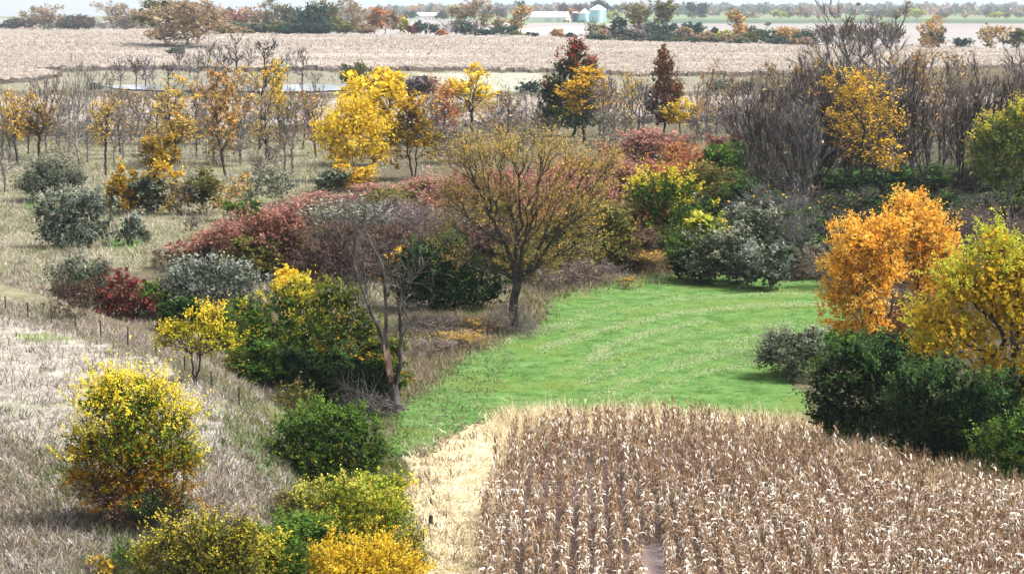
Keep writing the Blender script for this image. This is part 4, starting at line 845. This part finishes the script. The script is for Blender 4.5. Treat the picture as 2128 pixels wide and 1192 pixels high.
for i, (x, b, t_, w_) in enumerate([(1272, 302, 160, 70), (1300, 280, 170, 60), (1325, 282, 165, 60), (1340, 285, 170, 60), (1450, 285, 150, 60), (1490, 280, 150, 60), (1520, 275, 160, 56), (1555, 270, 165, 60), (1060, 270, 175, 60), (1090, 275, 185, 50), (1120, 280, 190, 56), (1590, 290, 150, 60), (1040, 285, 200, 50), (1246, 285, 170, 56), (890, 290, 190, 50)]):
    mid_bare(x, b, t_, w_, 'leafless grey tree in the open stand round the rust-brown oak', 'bare trees round the rust-brown oak', bark=['mauve', 'grey'][i % 2])
for i, (x, b, t_, w_) in enumerate([(250, 182, 122, 36), (283, 184, 118, 34), (303, 182, 116, 36), (352, 188, 128, 34), (373, 165, 100, 36), (395, 162, 112, 30), (412, 165, 108, 30), (432, 164, 80, 42), (455, 160, 98, 30), (492, 150, 70, 52), (516, 150, 82, 34), (552, 150, 82, 50), (598, 172, 98, 36), (626, 178, 98, 40), (318, 178, 130, 26), (470, 172, 110, 34), (655, 182, 150, 40), (575, 185, 120, 34)]):
    mid_bare(x, b, t_, w_, 'slender leafless tree standing round the pond', 'slender bare trees round the pond', bark=['grey', 'dark'][i % 2])
for i, (x, b, t_, w_) in enumerate([(1610, 520, 380, 190), (1690, 540, 390, 200), (1760, 500, 400, 190), (1640, 480, 380, 170), (1830, 470, 390, 200), (1950, 470, 390, 190), (2040, 480, 400, 180), (2120, 500, 410, 170), (1700, 570, 430, 170)]):
    plant(TW, x, b, t_, w_, 'darkgold', 'leafless arching brush at the foot of the bare grove', name='brush', cat='shrub', group='arching brush below the grove', lai=.03, bark='dark', twig=['grey', 'dark'][i % 2], up=.1)
for i, (x, b, t_, w_) in enumerate([(1610, 500, 400, 170), (1700, 540, 430, 180), (1780, 500, 400, 200), (1880, 470, 390, 200), (1990, 470, 400, 200), (2090, 490, 410, 200), (1640, 440, 350, 190), (1740, 440, 350, 190), (1840, 430, 345, 190), (1940, 430, 345, 190), (2040, 440, 350, 190), (1580, 430, 350, 160), (1660, 560, 470, 150), (1740, 575, 480, 150)]):
    plant(S, x, b, t_, w_, 'darkgreen', 'dark leafy undergrowth between the trunks of the bare grove', name='shrub', group='dark undergrowth of the grove', lai=2)
for i, (x, b, t_, w_, pal) in enumerate([(735, 180, 130, 62, 'olive'), (1096, 194, 169, 48, 'bluegreen'), (366, 120, 98, 34, 'bluegreen'), (200, 188, 172, 30, 'bluegreen'), (830, 200, 165, 60, 'olive'), (870, 205, 160, 70, 'taupe'), (780, 195, 165, 50, 'taupe'), (1500, 190, 165, 60, 'greygreen'), (1545, 195, 168, 60, 'greygreen')]):
    far_plant(S, x, b, t_, w_, pal, ['olive bush above the tall yellow tree', 'dark round bush alone in the pale meadow', 'dark green bush below the tall tan clump', 'small dark bush at the left end of the pond', 'olive brush right of the pond', 'taupe brush between meadow and pond', 'taupe bush at the right end of the pond', 'grey-green bush in the meadow behind the brown oak', 'grey-green bush in the meadow left of the grove'][i], name='shrub')
for i, (x, b, t_, w_) in enumerate([(20, 300, 232, 90), (90, 292, 230, 100), (170, 305, 250, 80), (300, 300, 230, 100), (350, 335, 262, 70), (420, 300, 225, 100), (520, 305, 240, 80), (860, 300, 230, 100), (930, 290, 212, 90), (1050, 290, 215, 110), (1110, 302, 230, 100), (1270, 305, 225, 90), (1480, 290, 210, 100), (1540, 292, 205, 100), (1600, 305, 200, 110), (450, 345, 280, 90), (560, 360, 300, 90), (310, 350, 290, 70), (130, 350, 300, 80)]):
    plant(TW, x, b, t_, w_, ['taupe', 'taupe', 'olive', 'greygreen'][i % 4], 'grey leafless thicket among the young trees of the middle distance', name='brush', group='grey thickets of the middle distance', lai=.4, bark=['grey', 'mauve'][i % 2], up=.5)
for i, (x, b, t_, w_, pal) in enumerate([(20, 330, 190, 56, 'ochre'), (60, 320, 185, 50, 'peach'), (125, 318, 188, 54, 'tan'), (250, 322, 185, 60, 'peach'), (290, 315, 195, 54, 'tan'), (330, 325, 190, 60, 'ochre'), (410, 330, 170, 62, 'darkgold'), (445, 340, 190, 60, 'peach'), (500, 325, 150, 70, 'tan'), (555, 335, 185, 60, 'ochre'), (630, 310, 190, 56, 'rust'), (655, 325, 205, 54, 'peach'), (905, 300, 190, 60, 'rust'), (1050, 300, 190, 60, 'tan'), (1255, 300, 160, 60, 'tan'), (1310, 295, 150, 50, 'goldyellow'), (1470, 295, 130, 54, 'peach'), (1525, 290, 150, 60, 'tan'), (1600, 330, 130, 80, 'tan'), (1680, 360, 110, 90, 'peach'), (1900, 380, 100, 100, 'peach'), (1985, 390, 110, 90, 'tan'), (1770, 430, 150, 100, 'goldyellow')]):
    plant('sparse', x, b, t_, w_, pal, f"{['thin', 'slender', 'young', 'leaning'][i % 4]} tree holding a few {WORDS_[pal]} leaves {'near the left edge' if x < 140 else 'left of the olive-gold tree' if x < 345 else 'left of the pond thickets' if x < 480 else 'left of the big yellow trees' if x < 700 else 'behind the elm crown' if x < 1100 else 'beside the red-topped dark tree' if x < 1290 else 'beside the rust-brown oak' if x < 1420 else 'left of the bare grove' if x < 1560 else 'inside the bare grove'}", cb=.2, lai=.4 if pal != 'goldyellow' else .55, bark=['grey', 'dark'][i % 2], twig='mauve', group='thin half-bare trees of the middle distance')
# the clump on the hill and the hedgerow
def hedge(kind, x, b, t_, w_, pal, label, cb=.12, bark='grey', name='tree', **kw):
    return far_plant(kind, x, b, t_, w_, pal, label, name=name, bark=bark, cb=cb, **kw)
hedge('tree', 345, 100, 0, 100, 'olive', 'olive tree on the left side of the hilltop clump', .15, lai=2)
hedge('tree', 385, 104, 3, 156, 'tan', 'wide tan tree with golden crown on the hill', .08, lai=2, bark='pale')
hedge('tree', 410, 100, 6, 110, 'goldyellow', 'golden crown behind the wide tan tree on the hill', .1, lai=1.3, bark='pale')
HD = [('tree', 22, 64, 40, 44, 'bluegreen'), ('tree', 58, 64, 36, 40, 'plum'), ('sparse', 92, 66, 12, 66, 'tan'), ('tree', 118, 66, 30, 40, 'tan'), ('tree', 140, 66, 32, 30, 'bluegreen'), ('tree', 178, 66, 32, 46, 'plum'), ('sparse', 236, 64, 7, 72, 'tan'), ('tree', 262, 66, 40, 30, 'plum'), ('tree', 285, 64, 24, 36, 'tan'), ('tree', 155, 66, 46, 26, 'forest'),
      ('tree', 470, 72, 18, 40, 'bluegreen'), ('tree', 495, 73, 18, 46, 'pink'), ('sparse', 530, 74, 16, 44, 'tan'), ('tree', 540, 74, 50, 40, 'limey'), ('sparse', 572, 74, 2, 58, 'olive'), ('tree', 608, 74, 18, 46, 'bluegreen'), ('tree', 628, 74, 30, 40, 'forest'), ('tree', 660, 75, 12, 50, 'bluegreen'), ('sparse', 682, 75, 4, 54, 'olive'), ('tree', 700, 75, 38, 30, 'limey'), ('tree', 715, 75, 50, 30, 'forest'), ('sparse', 730, 75, 2, 60, 'tan'),
      ('tree', 585, 75, 45, 40, 'olive'), ('tree', 645, 76, 48, 46, 'forest'), ('tree', 558, 75, 52, 26, 'olive'), ('sparse', 778, 76, 20, 34, 'rust'), ('tree', 800, 76, 26, 60, 'tan'), ('tree', 832, 76, 38, 30, 'limey'), ('tree', 858, 77, 54, 22, 'crimson'), ('tree', 872, 77, 46, 16, 'bluegreen'), ('tree', 893, 77, 50, 26, 'bluegreen'), ('bare', 938, 78, 36, 34, 'tan'), ('tree', 920, 78, 62, 24, 'rust'), ('tree', 962, 78, 44, 40, 'bluegreen'),
      ('sparse', 988, 78, 0, 80, 'tan'), ('tree', 1010, 79, 62, 50, 'forest'), ('tree', 1047, 79, 54, 40, 'forest'), ('sparse', 1082, 79, 16, 32, 'peach'), ('tree', 1072, 80, 66, 34, 'olive'), ('tree', 1105, 80, 68, 20, 'forest'), ('tree', 1158, 82, 60, 26, 'peach'), ('tree', 1188, 84, 68, 22, 'forest'), ('bare', 1226, 86, 38, 28, 'tan'), ('tree', 1255, 87, 52, 60, 'olive'), ('tree', 1285, 88, 36, 28, 'bluegreen'), ('sparse', 1326, 89, 6, 66, 'olive'), ('tree', 1300, 90, 60, 50, 'taupe'), ('tree', 1345, 90, 52, 50, 'taupe'), ('sparse', 1378, 90, 2, 50, 'olive'), ('tree', 1382, 91, 50, 50, 'bluegreen'),
      ('tree', 1415, 92, 56, 44, 'tan'), ('tree', 1440, 92, 48, 40, 'bluegreen'), ('tree', 1466, 93, 66, 34, 'rust'), ('tree', 1480, 93, 58, 26, 'forest'), ('tree', 1506, 94, 64, 40, 'limey'), ('sparse', 1530, 94, 26, 32, 'peach'), ('tree', 1540, 95, 56, 20, 'peach'), ('cone', 1561, 95, 55, 26, 'forest'), ('tree', 1588, 96, 60, 36, 'greygreen'), ('tree', 1622, 97, 62, 36, 'bluegreen'), ('tree', 1640, 98, 58, 40, 'peach'), ('tree', 1668, 99, 60, 40, 'greygreen'), ('tree', 1715, 100, 55, 40, 'plum'), ('tree', 1770, 102, 45, 40, 'olive'), ('tree', 1802, 102, 58, 38, 'plum'), ('tree', 1850, 103, 50, 40, 'olive'), ('sparse', 1935, 104, 35, 60, 'peach'), ('tree', 1946, 104, 56, 30, 'bluegreen'), ('tree', 2000, 104, 80, 34, 'forest'), ('sparse', 2060, 105, 55, 50, 'peach'), ('tree', 2110, 105, 60, 50, 'olive')]
WORDS = dict(bluegreen='blue-green', plum='plum-brown', tan='tan', forest='dark green', olive='olive', pink='dusty pink', limey='pale yellow-green', rust='rust-red', crimson='dark crimson', peach='peach-orange', taupe='taupe-grey', greygreen='grey-green', goldyellow='golden')
for i in range(46):
    q = rs(700 + i); x_ = q.uniform(455, 770) if i % 2 else q.uniform(1240, 1720)
    HD.append(('tree', x_, (74 if x_ < 900 else 87 + (x_ - 1230) * .027) + q.uniform(0, 2), (74 if x_ < 900 else 87 + (x_ - 1230) * .027) - q.uniform(14, 30), q.uniform(26, 48), ['forest', 'bluegreen', 'olive', 'greygreen', 'bluegreen', 'tan'][q.randint(6)]))
cnt = {}
for (kd, x, b, t_, w_, pal) in HD:
    big = 'tall' if b - t_ > 55 else ('low' if b - t_ < 30 else 'middling'); where = 'left of the hilltop clump' if x < 300 else 'between the hilltop clump and the white shed' if x < 770 else 'below the white shed and barns' if x < 1240 else 'right of the grain bins' if x < 1700 else 'behind the bare grove'
    shp = dict(tree='bushy', sparse='open-crowned', bare='leafless', cone='pointed')[kd]
    lb = f'{big} {shp} {WORDS[pal]} hedgerow tree {where}'; cnt[lb] = cnt.get(lb, 0) + 1
    o = hedge(kd, x, b, t_, w_ * 1.2, pal, lb, .08, 'grey', 'hedgerow_tree', cat='tree', group=lb + 's', lai=dict(tree=3.0, sparse=2.0, bare=.03, cone=3.0)[kd])
g_ = rs(52)
for i in range(95):                                       # hazy trees round the farm and along the far field edge
    x = g_.uniform(440, 2140); b = g_.uniform(30, 44)
    if x < 500: continue
    if x > 1330: b = g_.uniform(36, 41)
    if 1085 < x < 1265 or 865 < x < 906: b = g_.uniform(28, 36)
    hh = g_.uniform(9, 23); pal = ['bluegreen', 'tan', 'forest', 'plum', 'olive', 'greygreen', 'pink', 'limey', 'peach', 'taupe'][g_.randint(10)]
    hedge(['tree', 'tree', 'sparse'][i % 3], x, b, b - hh, hh * g_.uniform(.9, 1.6), pal, f'small hazy {WORDS[pal]} tree far off near the horizon', .05, 'grey', 'distant_tree', cat='tree', group=f'hazy {WORDS[pal]} trees near the horizon', lai=2.0)
for (x, b, t_, w_, pal, lb) in [(852, 43, 24, 32, 'forest', 'dark tree left of the white shed'), (916, 43, 26, 26, 'forest', 'dark tree right of the white shed'), (1172, 42, 9, 22, 'crimson', 'crimson tree behind the long white barn'), (1192, 44, 20, 34, 'rust', 'rusty tree behind the dark blue silo'), (1203, 42, 10, 18, 'crimson', 'crimson tree behind the grain bins'), (1245, 40, 0, 40, 'forest', 'dark tree behind the big grain bin'), (1445, 40, 6, 38, 'forest', 'round dark tree alone on the far field edge'), (1040, 45, 16, 26, 'taupe', 'grey tree alone in the far field left of the barns'), (788, 42, 16, 26, 'rust', 'red tree on the skyline left of the white shed'), (1595, 56, 46, 14, 'olive', 'small round bush in the far pale field'), (1084, 42, 4, 22, 'bluegreen', 'narrow dark tree behind the small white barn')]:
    hedge('tree', x, b, t_, w_, pal, lb, .05)
# ------------------------------------------------------------------ distant woodland (reads as one mass)
g = Geo(); rg = rs(63); n = 17000
u = rg.uniform(-200, 2330, n); lay = rg.uniform(0, 1, n); vb = 33 - 17 * lay; vb = np.where(u < 420, 34 - 12 * lay, vb)
x, y = flat(u, vb); hgt = .7 * (10 + 5 * np.sin(u * .11) * np.sin(u * .037 + 2) + 3 * np.sin(u * .31 + lay * 9)) * rg.uniform(.15, 1.1, n) * (1 + .5 * lay)
px = np.hypot(x, y) / 1991; B = np.stack([x, y + rg.uniform(-40, 40, n), hgt + height(x, y)], 1)
a = nrm(rg.normal(size=(n, 3))); b = nrm(np.cross(a, rg.normal(size=(n, 3)))); l = (px * 1.8 * rg.uniform(.6, 1.6, n))[:, None]
V = np.stack([B - a * l, B + b * l, B + a * l, B - b * l], 1).reshape(-1, 3)
cg = .5 + .5 * np.sin(u * .13 + 3 * np.sin(u * .05)); at = np.stack([rg.uniform(0, 1, n), cg, 0 * u, 0 * u], 1)
M_WOOD = leafmat('far_wood', (.06, .09, .06), (.16, .15, .1), (.3, .2, .15), .72)
g.add(V, np.arange(n)[:, None] * 4 + np.array([[0, 1, 2, 3]]), 0, np.repeat(at, 4, 0))
obj('distant_woodland', g.mesh('distant_woodland', (M_WOOD,), attr=True), kind='stuff', label='hazy band of far woodland along the horizon')

# ------------------------------------------------------------------ farm
m_white = solid('white_siding', (.78, .78, .76), (.7, .7, .7), .3, .5, (8, 1, 1)); m_roof = solid('white_metal_roof', (.8, .81, .82), (.72, .73, .75), .3, .45, (6, 1, 1))
m_steel = solid('galvanised_steel', (.32, .55, .62), (.42, .64, .7), .4, .35, (.2, .2, 6), spec=.5, metal=.5); m_blue = solid('dark_blue_enamel', (.02, .035, .09), (.03, .05, .12), .5, .35)
m_dark = solid('dark_opening', (.03, .03, .035)); m_trim = solid('grey_trim', (.5, .51, .52)); m_tyre = solid('black_rubber', (.02, .02, .02)); m_rust = solid('dull_red_paint', (.15, .05, .04)); m_gpaint = solid('green_machine_paint', (.03, .13, .08)); m_yel = solid('yellow_rim_paint', (.6, .45, .05))
def part(name, geo, mats, root): return obj(name, geo.mesh(name, mats), root)
def site(u, v):
    x, y, z = (float(c) for c in ground(u, v)); return x, y, z, math.hypot(y, CAMH - z) / F
def thing(name, label, cat, loc, rz=0, group=None):
    o = bpy.data.objects.new(name, None); COL.objects.link(o); o.location = loc; o.rotation_euler = (0, 0, rz); o['label'] = label; o['category'] = cat
    if group: o['group'] = group
    return o
def gable_barn(name, label, u0, u1, vbase, veave, vridge, depth, rz, ridge_x=True, doors=(), windows=()):
    x, y, z, s = site((u0 + u1) / 2, vbase); W = (u1 - u0) * s; he = (vbase - veave) * s; hr = (vbase - vridge) * s; D = depth
    o = thing(name, label, 'barn', (x, y + D / 2, z), rz); hw, hd = W / 2, D / 2
    g = Geo(); g.box(-hw, hw, -hd, hd, -.5, he)
    if ridge_x: tri = [[(-hw, -hd, he), (-hw, hd, he), (-hw, 0, hr)], [(hw, -hd, he), (hw, 0, hr), (hw, hd, he)]]
    else: tri = [[(-hw, -hd, he), (hw, -hd, he), (0, -hd, hr)], [(-hw, hd, he), (0, hd, hr), (hw, hd, he)]]
    for t3 in tri: g.add(np.array(t3, float), np.array([[0, 1, 2]]))
    part('wall', g, (m_white,), o)
    for sg in (-1, 1):
        g = Geo(); ov = .5
        if ridge_x: p0, p1, q0, q1 = (-hw - ov, sg * (hd + ov), he - .25), (hw + ov, sg * (hd + ov), he - .25), (hw + ov, 0, hr + .1), (-hw - ov, 0, hr + .1)
        else: p0, p1, q0, q1 = (sg * (hw + ov), -hd - ov, he - .25), (sg * (hw + ov), hd + ov, he - .25), (0, hd + ov, hr + .1), (0, -hd - ov, hr + .1)
        lo = np.array([p0, p1, q0, q1], float); hi = lo + [0, 0, .22]
        g.add(np.concatenate([lo, hi]), np.array([[0, 1, 2, 3], [4, 7, 6, 5], [0, 4, 5, 1], [1, 5, 6, 2], [2, 6, 7, 3], [3, 7, 4, 0]])); part('roof', g, (m_roof,), o)
    for (a0, a1, h) in doors:
        g = Geo(); g.box(a0, a1, -hd - .12, -hd - .02, -.1, h); part('door', g, (m_trim,), o)
    for (a0, z0, ww, wh) in windows:
        g = Geo(); g.box(a0 - ww / 2, a0 + ww / 2, -hd - .1, -hd - .02, z0, z0 + wh); wn = part('window', g, (m_trim,), o)
        g = Geo(); g.box(a0 - ww / 2 + .12, a0 + ww / 2 - .12, -hd - .14, -hd - .11, z0 + .12, z0 + wh - .12); part('pane', g, (m_dark,), wn)
    return o
gable_barn('barn', 'long white barn with a wide low roof beside the grain bins', 1106, 1182, 46.5, 36, 26, 22, R(-14), True, doors=[(-4, 4, 4.2), (10, 15, 4)])
gable_barn('barn', 'small white gabled barn left of the long barn', 1088, 1104.5, 44.5, 35, 27, 10, 0, False, doors=[(-1.5, 1.5, 3)])
gable_barn('shed', 'white shed with a row of small windows alone in the far field', 867, 906, 41.5, 33, 27.5, 14, R(3), True, windows=[(-1.5, 1, 1.7, 1.5), (4, 1, 1.7, 1.5), (8.3, 1, 1.7, 1.5), (12.5, 1, 1.7, 1.5)])['category'] = 'shed'
def bin_(name, label, uc, wpx, vb, ve, va, wall_m, roof_m, rings, flat_top=False, cat='grain bin'):
    x, y, z, s = site(uc, vb); r = wpx * s / 2; he = (vb - ve) * s; ha = (vb - va) * s; o = thing(name, label, cat, (x, y + r, z)); k = 40; an = np.arange(k) * 2 * np.pi / k
    def ring(rr_, zz): return np.stack([np.cos(an) * rr_, np.sin(an) * rr_, np.full(k, zz)], 1)
    i = np.arange(k); j = (i + 1) % k
    for a in range(rings):
        z0, z1 = he * a / rings, he * (a + 1) / rings; g = Geo()
        prof = [(r, z0), (r + .09, z0 + (z1 - z0) * .08), (r + .02, z0 + (z1 - z0) * .16), (r, z1)]
        g.add(np.concatenate([ring(*p) for p in prof]), np.concatenate([np.stack([i, j, j + k, i + k], 1) + q * k for q in range(3)])); part('ring', g, (wall_m,), o)
    g = Geo(); pr = [(r + .25, he - .1), (r * .55, he + (ha - he) * .5), (.9, ha - .3), (.9, ha)] if not flat_top else [(r + .1, he - .05), (r * .8, he + (ha - he) * .7), (r * .3, ha)]
    q = len(pr); V = np.concatenate([ring(*p) for p in pr] + [[[0, 0, ha + .1]]]); Fq = np.concatenate([np.stack([i, j, j + k, i + k], 1) + m * k for m in range(q - 1)])
    g.add(V, [Fq, np.stack([i + (q - 1) * k, j + (q - 1) * k, np.full(k, q * k)], 1)]); rf = part('roof', g, (roof_m,), o)
    if not flat_top:
        g = Geo()
        for a in range(0, k, 5): g.add(*polytube([np.array([math.cos(an[a]) * (r + .2), math.sin(an[a]) * (r + .2), he + .1]), np.array([math.cos(an[a]) * .9, math.sin(an[a]) * .9, ha - .1])], [.12, .12], 4))
        part('rib', g, (wall_m,), rf)
    g = Geo(); la = -2.0
    for dx in (-.25, .25): g.add(*polytube([np.array([math.cos(la) * (r + .3) + dx, math.sin(la) * (r + .3), 0]), np.array([math.cos(la) * (r + .3) + dx, math.sin(la) * (r + .3), he])], [.05, .05], 4))
    part('ladder', g, (wall_m,), o)
    return o
bin_('grain_bin', 'big galvanised grain bin with a conical roof', 1243, 35.5, 47, 21.5, 11, m_steel, m_roof, 12)
bin_('grain_bin', 'smaller grain bin partly behind the big one', 1215, 22, 45.6, 28, 19, m_steel, m_roof, 8)
bin_('silo', 'dark blue silo beside the long white barn', 1195.5, 13, 46.6, 27.5, 25.5, m_blue, m_white, 7, True, 'silo')
def machine(name, label, cat, u, v, L, body_m, cab_m, rim_m):
    x, y, z, s = site(u, v); o = thing(name, label, cat, (x, y - 6, z))
    g = Geo(); g.box(-L / 2, L * .2, -1.2, 1.2, .9, 2.6); part('body', g, (body_m,), o)
    g = Geo(); g.box(L * .22, L * .5, -1.1, 1.1, .7, 2.9); c = part('cab', g, (cab_m,), o)
    g = Geo(); g.box(L * .27, L * .45, -1.14, -1.11, 1.8, 2.6); part('window', g, (m_dark,), c)
    for wx in (-L * .35, -L * .1, L * .36):
        for sd in (-1.1, 1.1):
            g = Geo(); g.add(*polytube([(wx, sd - .15, .55), (wx, sd - .149, .55), (wx, sd + .149, .55), (wx, sd + .15, .55)], [.02, .55, .55, .02], 14)); wh = part('wheel', g, (m_tyre,), o)
            g = Geo(); g.add(*polytube([(wx, sd - .18, .55), (wx, sd - .179, .55), (wx, sd + .179, .55), (wx, sd + .18, .55)], [.02, .25, .25, .02], 10)); part('rim', g, (rim_m,), wh)
machine('farm_truck', 'small dark red truck parked at the end of the long barn', 'truck', 1176, 47.4, 8, m_rust, m_rust, m_trim)
machine('farm_tractor', 'green farm machine parked in front of the smaller grain bin', 'tractor', 1207, 47.6, 7, m_gpaint, m_gpaint, m_yel)

# ------------------------------------------------------------------ wire fence
m_post = solid('weathered_post', (.035, .028, .025), (.08, .065, .055), 6, .9); m_wire = solid('rusty_wire', (.12, .1, .09))
FP = [(-46, 628, 602), (11.5, 645, 619), (58, 660, 631), (107, 674, 644), (157, 684, 656), (209.5, 702, 669), (266, 721, 683), (324.5, 740, 707), (384, 772, 741), (440, 806, 775), (497, 842, 808)]
fx = [site(u, v) for u, v, _t in FP]
fr = thing('wire_fence', 'thin dark steel-post wire fence along the pale field', 'fence', fx[0][:3]); b0 = np.array(fx[0][:3]); heads = []
rg = rs(12)
for (x, y, z, s), (u, v, vt) in zip(fx, FP):
    h = (v - vt) * s * 1.15; p = np.array([x, y, z]) - b0; ln = rg.normal(0, .03, 2); g = Geo(); tp = p + [ln[0], ln[1], h]
    g.add(*polytube([p - [0, 0, .3], p + [0, 0, h * .5], tp, tp + [0, 0, .01]], [.06, .058, .056, .01], 5)); part('post', g, (m_post,), fr); heads.append((p, tp))
for f in (.35, .65, .93):
    g = Geo(); pts_ = []
    for (p, tp), (p2, tp2) in zip(heads[:-1], heads[1:]):
        a, b = p + (tp - p) * f, p2 + (tp2 - p2) * f; pts_ += [a, (a + b) / 2 - [0, 0, .04]]
    pts_.append(b); g.add(*polytube(pts_, [.004] * len(pts_), 3)); part('wire', g, (m_wire,), fr)
for (u, v, vt, r_, lb) in [(895, 1093, 1069, .11, 'short thick weathered post in the golden straw'), (880, 1130, 1104, .03, 'thin leaning stake in front of the thick post')]:
    x, y, z, s = site(u, v); o = thing('fence_post', lb, 'post', (x, y, z)); h = (v - vt) * s
    g = Geo(); g.add(*polytube([(0, 0, -.3), (0, 0, h * .5), (.02, 0, h - .03), (.02, 0, h)], [r_, r_ * .97, r_ * .94, r_ * .6], 8)); part('shaft', g, (m_post,), o)
    g = Geo(); g.add(*polytube([(.02, 0, h - .012), (.02, 0, h + .012), (.02, 0, h + .016)], [r_ * .7, r_ * .62, .002], 8)); part('top', g, (BARK['dead'],), o)

# ------------------------------------------------------------------ dead tree with a torn trunk, and its fallen branches
BX, BY = 822, 852; x0, y0, z0, s0 = site(BX, BY)
def L3(u, v, d=0): return np.array([(u - BX) * s0, d, (BY - v) * s0 * 1.015])
dt = thing('dead_tree', 'tall dead grey tree with torn red-brown trunk at the corner of the clearing', 'tree', (x0, y0, z0))
m_torn = solid('torn_heartwood', (.18, .04, .022), (.62, .45, .36), 1.3, .8, (1.5, 1.5, .6))
def limb(pts, r0, r1, k=6, sub=3, seed=0):
    rg = rs(seed); P = [np.array(pts[0])]
    for a, b in zip(pts[:-1], pts[1:]):
        ln = np.linalg.norm(b - a)
        for i in range(1, sub + 1):
            P.append(a + (b - a) * i / sub + rg.normal(size=3) * ln * .018 * (i < sub))
    return polytube(P, np.linspace(r0, r1, len(P)) * rg.uniform(.92, 1.08, len(P)), k), P
g = Geo(); tips = []
main = [([L3(822, 862), L3(820, 830), L3(816, 795)], .38, .3, 9), ([L3(818, 800), L3(805, 750, .2), L3(790, 690, .4), L3(768, 640, .5), L3(752, 600, .7), L3(742, 570, .9), L3(728, 530, 1.2), L3(700, 480, 1.4)], .19, .03, 7),
        ([L3(815, 798), L3(808, 745, -.2), L3(803, 690, -.3), L3(806, 640, -.4), L3(803, 590, -.5), L3(797, 545, -.4), L3(776, 510, -.3), L3(760, 470, -.2), L3(764, 440)], .17, .03, 7),
        ([L3(822, 800), L3(832, 760, -.4), L3(836, 700, -.6), L3(834, 650, -.8), L3(838, 605, -.9), L3(842, 570, -1)], .16, .05, 7),
        ([L3(752, 600, .7), L3(748, 565, .4), L3(738, 520), L3(742, 480, -.2), L3(730, 445, -.3)], .06, .02, 5), ([L3(768, 640, .5), L3(755, 560, 1), L3(765, 520, 1.1), L3(760, 495, 1.3)], .07, .02, 5),
        ([L3(790, 690, .4), L3(770, 660, 1), L3(735, 620, 1.4), L3(690, 560, 1.8)], .06, .018, 5), ([L3(803, 590, -.5), L3(812, 555, -.9), L3(815, 520, -1.2)], .05, .02, 5), ([L3(838, 605, -.9), L3(860, 575, -1.2), L3(885, 545, -1.4)], .045, .015, 5),
        ([L3(728, 530, 1.2), L3(700, 525, 1.4), L3(672, 505, 1.6)], .04, .012, 4), ([L3(836, 700, -.6), L3(850, 670, -.9), L3(868, 655, -1)], .035, .012, 4)]
for i, (p, a, b, k) in enumerate(main):
    q, P = limb(p, a, b, k, 3, 200 + i); g.add(*q); tips.append((P, b))
obj('trunk', g.mesh('trunk', (BARK['dead'],), smooth=True), dt)
g = Geo(); rg = rs(9)
for P, r_ in tips[1:]:
    for i in range(len(P) // 3, len(P)):
        for _ in range(4):
            d = nrm(rg.normal(size=3) * .6 + np.array([rg.normal(-.1, .5), 0, .8])); ln = rg.uniform(.6, 2.4)
            m = P[i] + d * ln * .5; e = m + nrm(d + rg.normal(size=3) * .4) * ln * .5; g.add(*polytube([P[i], m, e], [.02, .014, .006], 3))
            for _k in range(2): g.add(*polytube([m, m + nrm(d + rg.normal(size=3) * .6) * ln * .4], [.011, .005], 3))
obj('branches', g.mesh('branches', (BARK['dead'],)), dt)
g = Geo(); q, P = limb([L3(815, 792, -.16), L3(808, 770, -.2), L3(803, 735, -.24), L3(802, 715, -.2)], .16, .1, 6, 3, 300); g.add(*q)
for i in range(9): a = rg.uniform(-.12, .12); g.add(*polytube([L3(812 + a * 60, 785, -.3), L3(806 + a * 80, 745, -.38), L3(803 + a * 60, 712 + rg.uniform(-8, 8), -.3)], [.03, .035, .004], 4))
obj('torn_wood', g.mesh('torn_wood', (m_torn,)), dt)['label'] = 'torn red-brown heartwood with a pale split face'
rg = rs(19)
for i, (a, b, r_) in enumerate([((838, 858, -1), (735, 812, -1.5), .1), ((845, 850, -1.6), (760, 828, -2.4), .08), ((842, 862, -1.8), (778, 836, -3), .06), ((830, 880, -2.5), (742, 822, -1), .06), ((815, 890, -3.4), (725, 830, -2.5), .05), ((805, 868, -3), (715, 800, -.8), .05)]):
    A_, B_ = L3(*a), L3(*b); A_[2] = max(.1, A_[2]); B_[2] = max(.45, B_[2] * 1.1); A_[2] += .3
    o = thing('fallen_branch', ['thickest fallen grey limb at the foot of the dead tree', 'second fallen grey limb resting against the thickest one', 'short fallen grey limb nearest the green clearing', 'fallen grey limb crossing the pile below the dead tree', 'lowest fallen limb at the front of the branch pile', 'thin fallen limb at the left end of the branch pile'][i], 'branch', (x0 + A_[0], y0 + A_[1], z0), group='fallen branches at the dead tree')
    off = np.array([A_[0], A_[1], 0]); q, P = limb([A_ - off, (A_ + B_) / 2 - off + [0, 0, .25], B_ - off], r_, r_ * .3, 5, 4, 400 + i); g = Geo(); g.add(*q); obj('limb', g.mesh('limb', (BARK['dead'],)), o)
    g = Geo()
    for p in P[2:]:
        for _ in range(7):
            d = nrm(rg.normal(size=3) * .6 + nrm(B_ - A_) * .7); ln = rg.uniform(.6, 2.2); g.add(*polytube([p, p + d * ln * .5, p + d * ln + [0, 0, -.1]], [.022, .016, .006], 3))
    obj('twigs', g.mesh('twigs', (BARK['dead'],)), o)

# ------------------------------------------------------------------ haze: the damp autumn air
g = Geo(); g.box(-9200, 9200, -9200, 9200, -3, 48)
m_haze, t = newmat('haze_air'); pv = t.nodes.new('ShaderNodeVolumePrincipled'); pv.inputs['Color'].default_value = (.8, .9, 1, 1); pv.inputs['Density'].default_value = .00008; pv.inputs['Anisotropy'].default_value = .2
o_ = t.nodes.new('ShaderNodeOutputMaterial'); t.links.new(pv.outputs[0], o_.inputs['Volume'])
obj('haze', g.mesh('haze', (m_haze,)), kind='stuff', label='thin pale haze over the whole countryside')
print('TRIS', STAT['tri'])
